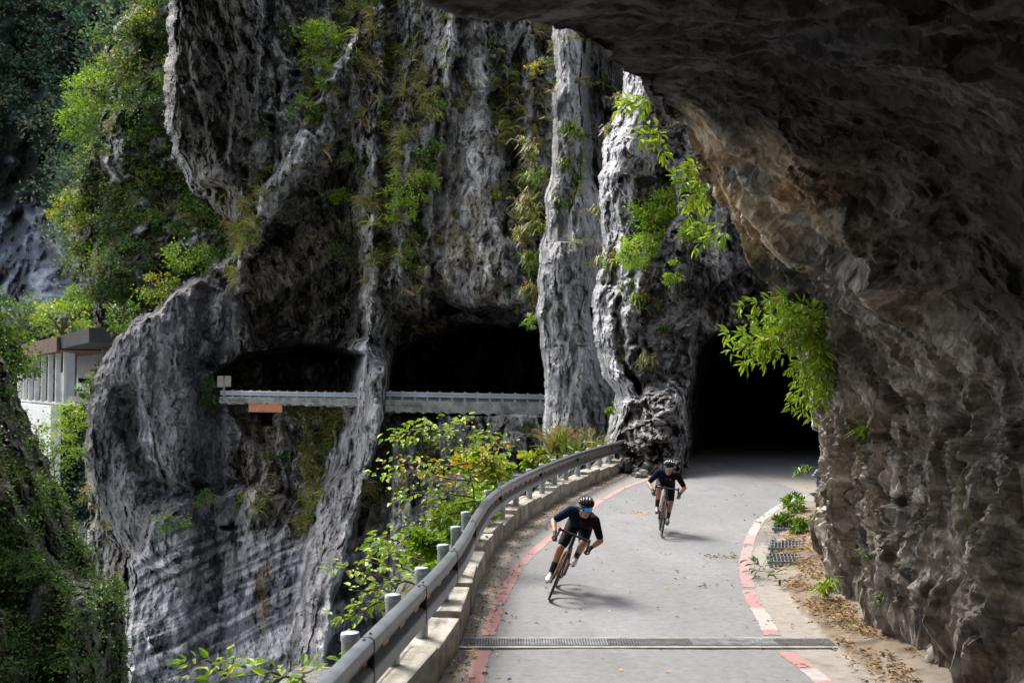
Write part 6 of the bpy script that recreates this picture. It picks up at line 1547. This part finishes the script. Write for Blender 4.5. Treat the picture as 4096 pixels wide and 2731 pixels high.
    m = MB(); m.torus(BB + Vector((0, -.048, 0)), .1, .006, YR, 40, 6, .5); m.torus(BB + Vector((0, -.05, 0)), .075, .007, YR, 32, 6, .5)
    for q in range(4): m.tube([BB + Vector((0, -.05, 0)), BB + Vector((.1 * math.cos(q * 1.571 + a), -.05, .1 * math.sin(q * 1.571 + a)))], .008, 6)
    m.build('chainring', alu, k, smooth=True)
    pr = BB + ca + Vector((0, -.12, 0)); pl = BB - ca + Vector((0, .12, 0))
    for p in (pr, pl):
        m = MB(); m.box(p, (.07, .065, .014), bev=.004); m.tube([p, p + Vector((0, .05 if p.y < 0 else -.05, 0))], .007, 6); m.build('pedal', alu, root)
    m = MB(); m.tube([BB + Vector((0, -.048, .1)), RA + Vector((0, -.045, .035))], .005, 4); m.tube([BB + Vector((0, -.048, -.1)), RA + Vector((.02, -.045, -.10))], .005, 4); m.build('chain', alu, root)
    m = MB(); m.lathe([(.055, 0), (.03, .03)], RA + Vector((0, -.03, 0)), 20, Matrix.Rotation(math.pi / 2, 3, 'X')); m.box(RA + Vector((.015, -.05, -.08)), (.025, .015, .1)); m.build('derailleur', alu, root)
    return pr, pl

SKIN = plain('skin', (0.36, 0.19, 0.115), .5, 0, 25, .08, 0, spec=.4)
def hand(m, s, g, glove):
    # g: the point of the bar that is gripped, bar runs along x; palm outside and above, fingers close under the bar
    y = s
    for dx in (-.03, -.01, .01, .03): m.rcone(g + Vector((dx, y * .026, .026)), g + Vector((dx, y * .040, -.002)), .013, .013, 10)
    m.rcone(g + Vector((-.035, y * .02, .035)), g + Vector((.03, y * .022, .032)), .016, .014, 10)
    if glove: return
    for i, dx in enumerate((.034, .012, -.010, -.031)):
        ln = (.95, 1.05, 1.0, .82)[i]; P = [(y * .036, -.002), (y * .030, -.022 * ln), (y * .006, -.034 * ln), (-y * .020, -.026 * ln), (-y * .030 * ln, -.008)]
        for (a, b), (c, d) in zip(P[:-1], P[1:]): m.rcone(g + Vector((dx + .002 * i, a, b)), g + Vector((dx + .003 * i, c, d)), .0088, .0082, 9)
    T = [Vector((.012, y * .016, .034)), Vector((.035, -y * .006, .03)), Vector((.052, -y * .022, .016)), Vector((.058, -y * .028, .0))]
    for a, b in zip(T[:-1], T[1:]): m.rcone(g + a, g + b, .0105, .0095, 9)

def rider(name, label, mat_rot, loc, crank, head_rot, glass, shoes, jersey_a, jersey_b, accent, frame_c, bike_label, stripes):
    root = empty('bicycle', loc, mat_rot); tag(root, bike_label, 'bicycle')
    pr, pl = bicycle(root, crank, accent, frame_c)
    t = empty('person', loc, mat_rot); tag(t, label, 'person')
    hipc = Vector((-.165, 0, .995)); chest = Vector((.2, 0, 1.135)); neck = Vector((.325, 0, 1.215)); hc = Vector((.435, 0, 1.295))
    Mh = Matrix.Translation(hc) @ Euler(head_rot, 'XYZ').to_matrix().to_4x4()
    m = MB(); j = MB(); sh = MB(); hd = MB()
    # torso
    for s in (-1, 1):
        m.rcone(hipc + Vector((0, s * .055, 0)), chest + Vector((0, s * .075, 0)), .105, .10)
        j.rcone(hipc + Vector((.02, s * .05, .0)), Vector((.06, s * .06, 1.08)), .112, .118); j.rcone(Vector((.06, s * .06, 1.08)), chest + Vector((0, s * .08, 0)), .118, .116); j.rcone(chest + Vector((0, s * .08, .01)), Vector((.27, s * .15, 1.165)), .10, .07)
        sh.rcone(hipc + Vector((-.02, s * .06, -.01)), hipc + Vector((.04, s * .055, .01)), .118, .114)
    m.rcone(chest, neck, .09, .06); j.rcone(chest + Vector((.03, 0, .02)), neck + Vector((-.02, 0, -.01)), .09, .066); m.rcone(neck, hc + Vector((-.03, 0, -.05)), .058, .052)
    gl = {}
    for s in (-1, 1):
        S_ = Vector((.275, s * .175, 1.165)); g = Vector((.515, s * .224, .77)); wr = g + Vector((-.055, s * .03, .055))
        E = ik(S_, wr, .285, .255, (-.6, s * .55, -.1))
        m.rcone(S_, E, .052, .038); m.rcone(E, E + (wr - E) * .35, .039, .038); m.rcone(E + (wr - E) * .35, wr, .038, .025); m.rcone(wr, g + Vector((-.02, s * .025, .03)), .025, .022)
        j.rcone(S_ + Vector((-.04, -s * .03, .0)), S_, .07, .066); j.rcone(S_, S_ + (E - S_) * .8, .066, .051)
        hand(m, s, g, False); gv = MB(); hand(gv, s, g, True); gv.rcone(wr, g + Vector((-.02, s * .025, .032)), .029, .026); gv.rcone(wr - (g - wr) * .25, wr, .029, .029); gl[s] = gv
        P = pr if s < 0 else pl; H = hipc + Vector((0, s * .085, -.02)); A = P + Vector((-.115, 0, .105)); K = ik(H, A, .425, .425, (1, s * .10, .25))
        m.rcone(H, K, .085, .055); m.rcone(K, K + (A - K) * .32 + Vector((-.018, 0, 0)), .054, .055); m.rcone(K + (A - K) * .32 + Vector((-.018, 0, 0)), A, .053, .034); m.rcone(A, P + Vector((.06, 0, .03)), .036, .03)
        sh.rcone(H, H + (K - H) * .45, .102, .09); sh.rcone(H + (K - H) * .45, H + (K - H) * .84, .09, .072)
        so = MB(); so.rcone(A + (K - A) * .40, A, .047, .04); so.rcone(A, A + Vector((.03, 0, -.03)), .04, .04); so.remesh('sock', plain('black_sock', (0.012, 0.014, 0.02), .85, 0, 80, .2), t, .007, 3)
        f = MB(); f.rcone(A + Vector((-.035, 0, -.055)), A + Vector((-.01, 0, -.015)), .038, .042); f.rcone(A + Vector((-.04, 0, -.058)), P + Vector((.02, 0, .045)), .036, .04); f.rcone(P + Vector((.02, s * .004, .042)), P + Vector((.085, -s * .004, .03)), .041, .03); f.rcone(A + Vector((.0, 0, -.02)), P + Vector((.02, 0, .06)), .038, .03)
        so_ = f.remesh('shoe', shoes, t, .006, 4)
        q = MB(); q.tube([A + Vector((-.05, 0, -.092)), P + Vector((.0, 0, .006)), P + Vector((.09, 0, .006))], [.03, .034, .02], 8); q.build('sole', plain('black_sole', (0.012, 0.012, 0.012), .6), so_, smooth=True)
    # head with a face
    def H_(x, y, z): return Mh @ Vector((x, y, z))
    for p, q, a, b in (((-.025, 0, .03), (.015, 0, .03), .082, .08), ((.015, 0, .0), (.035, 0, -.035), .07, .058), ((.035, 0, -.045), (.058, 0, -.098), .05, .028), ((.0, .03, -.06), (.05, .012, -.098), .038, .026), ((.0, -.03, -.06), (.05, -.012, -.098), .038, .026),
                       ((.085, 0, .012), (.106, 0, -.022), .010, .013), ((.094, .010, -.026), (.094, -.010, -.026), .009, .009), ((.07, .032, .028), (.07, -.032, .028), .024, .024), ((.058, .042, -.018), (.05, .05, -.025), .022, .02), ((.058, -.042, -.018), (.05, -.05, -.025), .022, .02)):
        m.rcone(H_(*p), H_(*q), a, b, 14)
    for s in (-1, 1): m.rcone(H_(-.005, s * .08, .01), H_(-.012, s * .083, -.03), .016, .011, 10)
    b_ = m.remesh('body', SKIN, t, .0062, 4)
    ms = MB()
    for a, b, r in (((.077, -.02, -.058), (.082, 0, -.056), .006), ((.077, .02, -.058), (.082, 0, -.056), .006), ((.075, -.016, -.067), (.08, .0, -.069), .007), ((.075, .016, -.067), (.08, .0, -.069), .007)): ms.rcone(H_(*a), H_(*b), r, r, 8)
    ms.build('lips', plain('lips', (0.26, 0.085, 0.065), .5), t, smooth=True)
    o = j.remesh('jersey', vcol('jersey', (40.0,), .2, .2, .004, rough=.95, spec=.12), t, .0085, 5)
    V = np.array([v.co[:] for v in o.data.vertices]); c = np.ones((len(V), 4), np.float32); c[:, :3] = mix(np.zeros((len(V), 3), np.float32) + np.array(jersey_a, np.float32), jersey_b, ss(-.12, .14, V[:, 1] - .2 * (V[:, 2] - 1.15) + .03 * fbm(V, 6.0, 3, 171)))
    ca = o.data.color_attributes.new('Col', 'FLOAT_COLOR', 'POINT'); ca.data.foreach_set('color', c.ravel())
    sh.remesh('shorts', plain('black_lycra', (0.005, 0.005, 0.008), .75, 0, 50, .2, spec=.2), t, .0085, 4)
    for s in (-1, 1): gl[s].remesh('glove', plain('black_glove', (0.01, 0.01, 0.012), .7), t, .0062, 2)
    if stripes:
        for s in (-1, 1):
            q = MB(); q.tube([(.288, s * .055, 1.085), (.295, s * .11, 1.10)], .0028, 6)
            q.build('chest_stripe', plain('reflective_grey', (0.5, 0.5, 0.52), .5), t)
        q = MB(); p0 = Vector((.297, .058, 1.055)); q.add([p0 + Vector((.004, -.012, .012)), p0 + Vector((.004, .012, .012)), p0 + Vector((.002, 0, -.012)), p0 + Vector((-.02, -.012, .012)), p0 + Vector((-.02, .012, .012)), p0 + Vector((-.02, 0, -.012))], [(0, 1, 2), (5, 4, 3), (0, 3, 4, 1), (1, 4, 5, 2), (2, 5, 3, 0)]); q.build('chest_emblem', plain('reflective_grey', ()), t)
    # helmet: smooth shell with raised ribs and vents between them
    he = MB(); hv = MB(); Rx, Ry, Rz = .137, .098, .108
    def hp(az, el, k=1.0):   # az across (-1..1), el front (0) to back (1)
        a = math.pi * (.03 + .94 * el); y = math.sin(az * 1.32); w_ = math.cos(az * 1.32)
        return Vector((math.cos(a) * Rx * w_ * k - .012, y * Ry * k, math.sin(a) * Rz * (w_ * .92 + .08) * k + .042))
    for az in np.linspace(-.98, .98, 33):
        pts = [hp(az, e, .95) for e in np.linspace(0, 1, 15)]
        for a, b in zip(pts[:-1], pts[1:]): pass
    V = []; F = []; na, ne = 25, 21
    for k in (0.955, .86):
        for i in range(na):
            for e in range(ne): V.append(Mh @ hp(-1 + 2 * i / (na - 1), e / (ne - 1), k))
    q = na * ne
    for i in range(na - 1):
        for e in range(ne - 1):
            F.append((i * ne + e, i * ne + e + 1, (i + 1) * ne + e + 1, (i + 1) * ne + e)); F.append((q + i * ne + e, q + (i + 1) * ne + e, q + (i + 1) * ne + e + 1, q + i * ne + e + 1))
    for i in range(na - 1):
        for e in (0, ne - 1): F.append((i * ne + e, (i + 1) * ne + e, q + (i + 1) * ne + e, q + i * ne + e))
    he.add(V, F); hel = he.build('helmet', plain('helmet_black', (0.004, 0.004, 0.005), .25, 0, 5, .1, coat=.12, spec=.25), t, smooth=True)
    for az in (-.92, -.62, -.32, 0, .32, .62, .92):
        r = MB(); pts = [Mh @ hp(az * (1 + .0 * e), e, 1.0) for e in np.linspace(.03 if abs(az) < .9 else .1, .97, 14)]; r.tube(pts, [.009] + [.0155] * 12 + [.009], 8); r.build('helmet_rib', plain('helmet_black', ()), hel, smooth=True)
    r = MB(); r.tube([Mh @ hp(a, .02 if abs(a) < .8 else .05, 1.0) for a in np.linspace(-1, 1, 17)], .012, 8); r.build('helmet_brim', plain('helmet_black', ()), hel, smooth=True)
    for s in (-1, 1):
        r = MB(); r.tube([H_(.02, s * .086, .03), H_(.02, s * .076, -.04), H_(.045, s * .03, -.112)], .0045, 5); r.build('strap', plain('strap_black', (.02, .02, .02), .8), hel)
    # glasses
    V = []; F = []; n_ = 21
    for k in (0, 1):
        for i in range(n_):
            a = -1.12 + 2.24 * i / (n_ - 1); x, y = .024 + (.084 + k * .003) * math.cos(a * .95), (.08 + k * .003) * math.sin(a)
            cut = .013 * math.exp(-(a / .16) ** 2); V.append(H_(x, y, .036)); V.append(H_(x - .004, y, -.012 + cut + .012 * abs(a) ** 2))
    for i in range(n_ - 1): F.append((i * 2, i * 2 + 1, i * 2 + 3, i * 2 + 2)); F.append((42 + i * 2, 42 + i * 2 + 2, 42 + i * 2 + 3, 42 + i * 2 + 1)); F.append((i * 2, i * 2 + 2, 42 + i * 2 + 2, 42 + i * 2)); F.append((i * 2 + 1, 42 + i * 2 + 1, 42 + i * 2 + 3, i * 2 + 3))
    gm = MB(); gm.add(V, F); gl_ = gm.build('glasses', glass, t, smooth=True)
    for s in (-1, 1):
        r = MB(); r.tube([H_(.058, s * .073, .024), H_(-.02, s * .089, .012)], .004, 6); r.build('temple', plain('white_temple', (.5, .5, .5), .4), gl_)
    return t

g1 = Vector((.489, 14.48, 0)); hd1 = math.atan2(-.985, -.13); L1 = math.radians(-22)
R1 = Matrix.Rotation(hd1, 3, 'Z') @ Matrix.Rotation(L1, 3, 'X'); loc1 = g1 - R1 @ Vector((.585, 0, 0)); loc1.z = .012
rider('person', 'nearer cyclist leaning hard into the bend, with mirrored blue glasses and white shoes', (L1, 0, hd1), loc1, -88, (math.radians(17), math.radians(10), math.radians(14)), plain('blue_mirror', (0.03, 0.30, 0.85), .12, .85, 2, .1), plain('white_shoe', (0.74, 0.75, 0.77), .4, 0, 8, .06),
      (0.004, 0.010, 0.028), (0.014, 0.005, 0.009), ('copper', (0.34, 0.105, 0.03)), (0.03, 0.018, 0.014), 'black and copper road bicycle tilted steeply under the nearer cyclist', False)
g2 = ground(661.4, 536.8); hd2 = math.atan2(-.99, -.1); L2 = math.radians(-7)
R2 = Matrix.Rotation(hd2, 3, 'Z') @ Matrix.Rotation(L2, 3, 'X'); loc2 = g2 - R2 @ Vector((.585, 0, 0)); loc2.z = .012
rider('person', 'farther cyclist riding almost upright out of the tunnel, with grey glasses and dark shoes', (L2, 0, hd2), loc2, 40, (math.radians(4), math.radians(16), math.radians(-2)), plain('grey_lens', (0.22, 0.24, 0.27), .15, .6, 2, .1), plain('grey_shoe', (0.17, 0.19, 0.22), .5, 0, 8, .1),
      (0.004, 0.008, 0.020), (0.011, 0.004, 0.007), ('red', (0.2, 0.035, 0.042)), (0.035, 0.024, 0.018), 'dark bronze road bicycle under the farther cyclist', True)
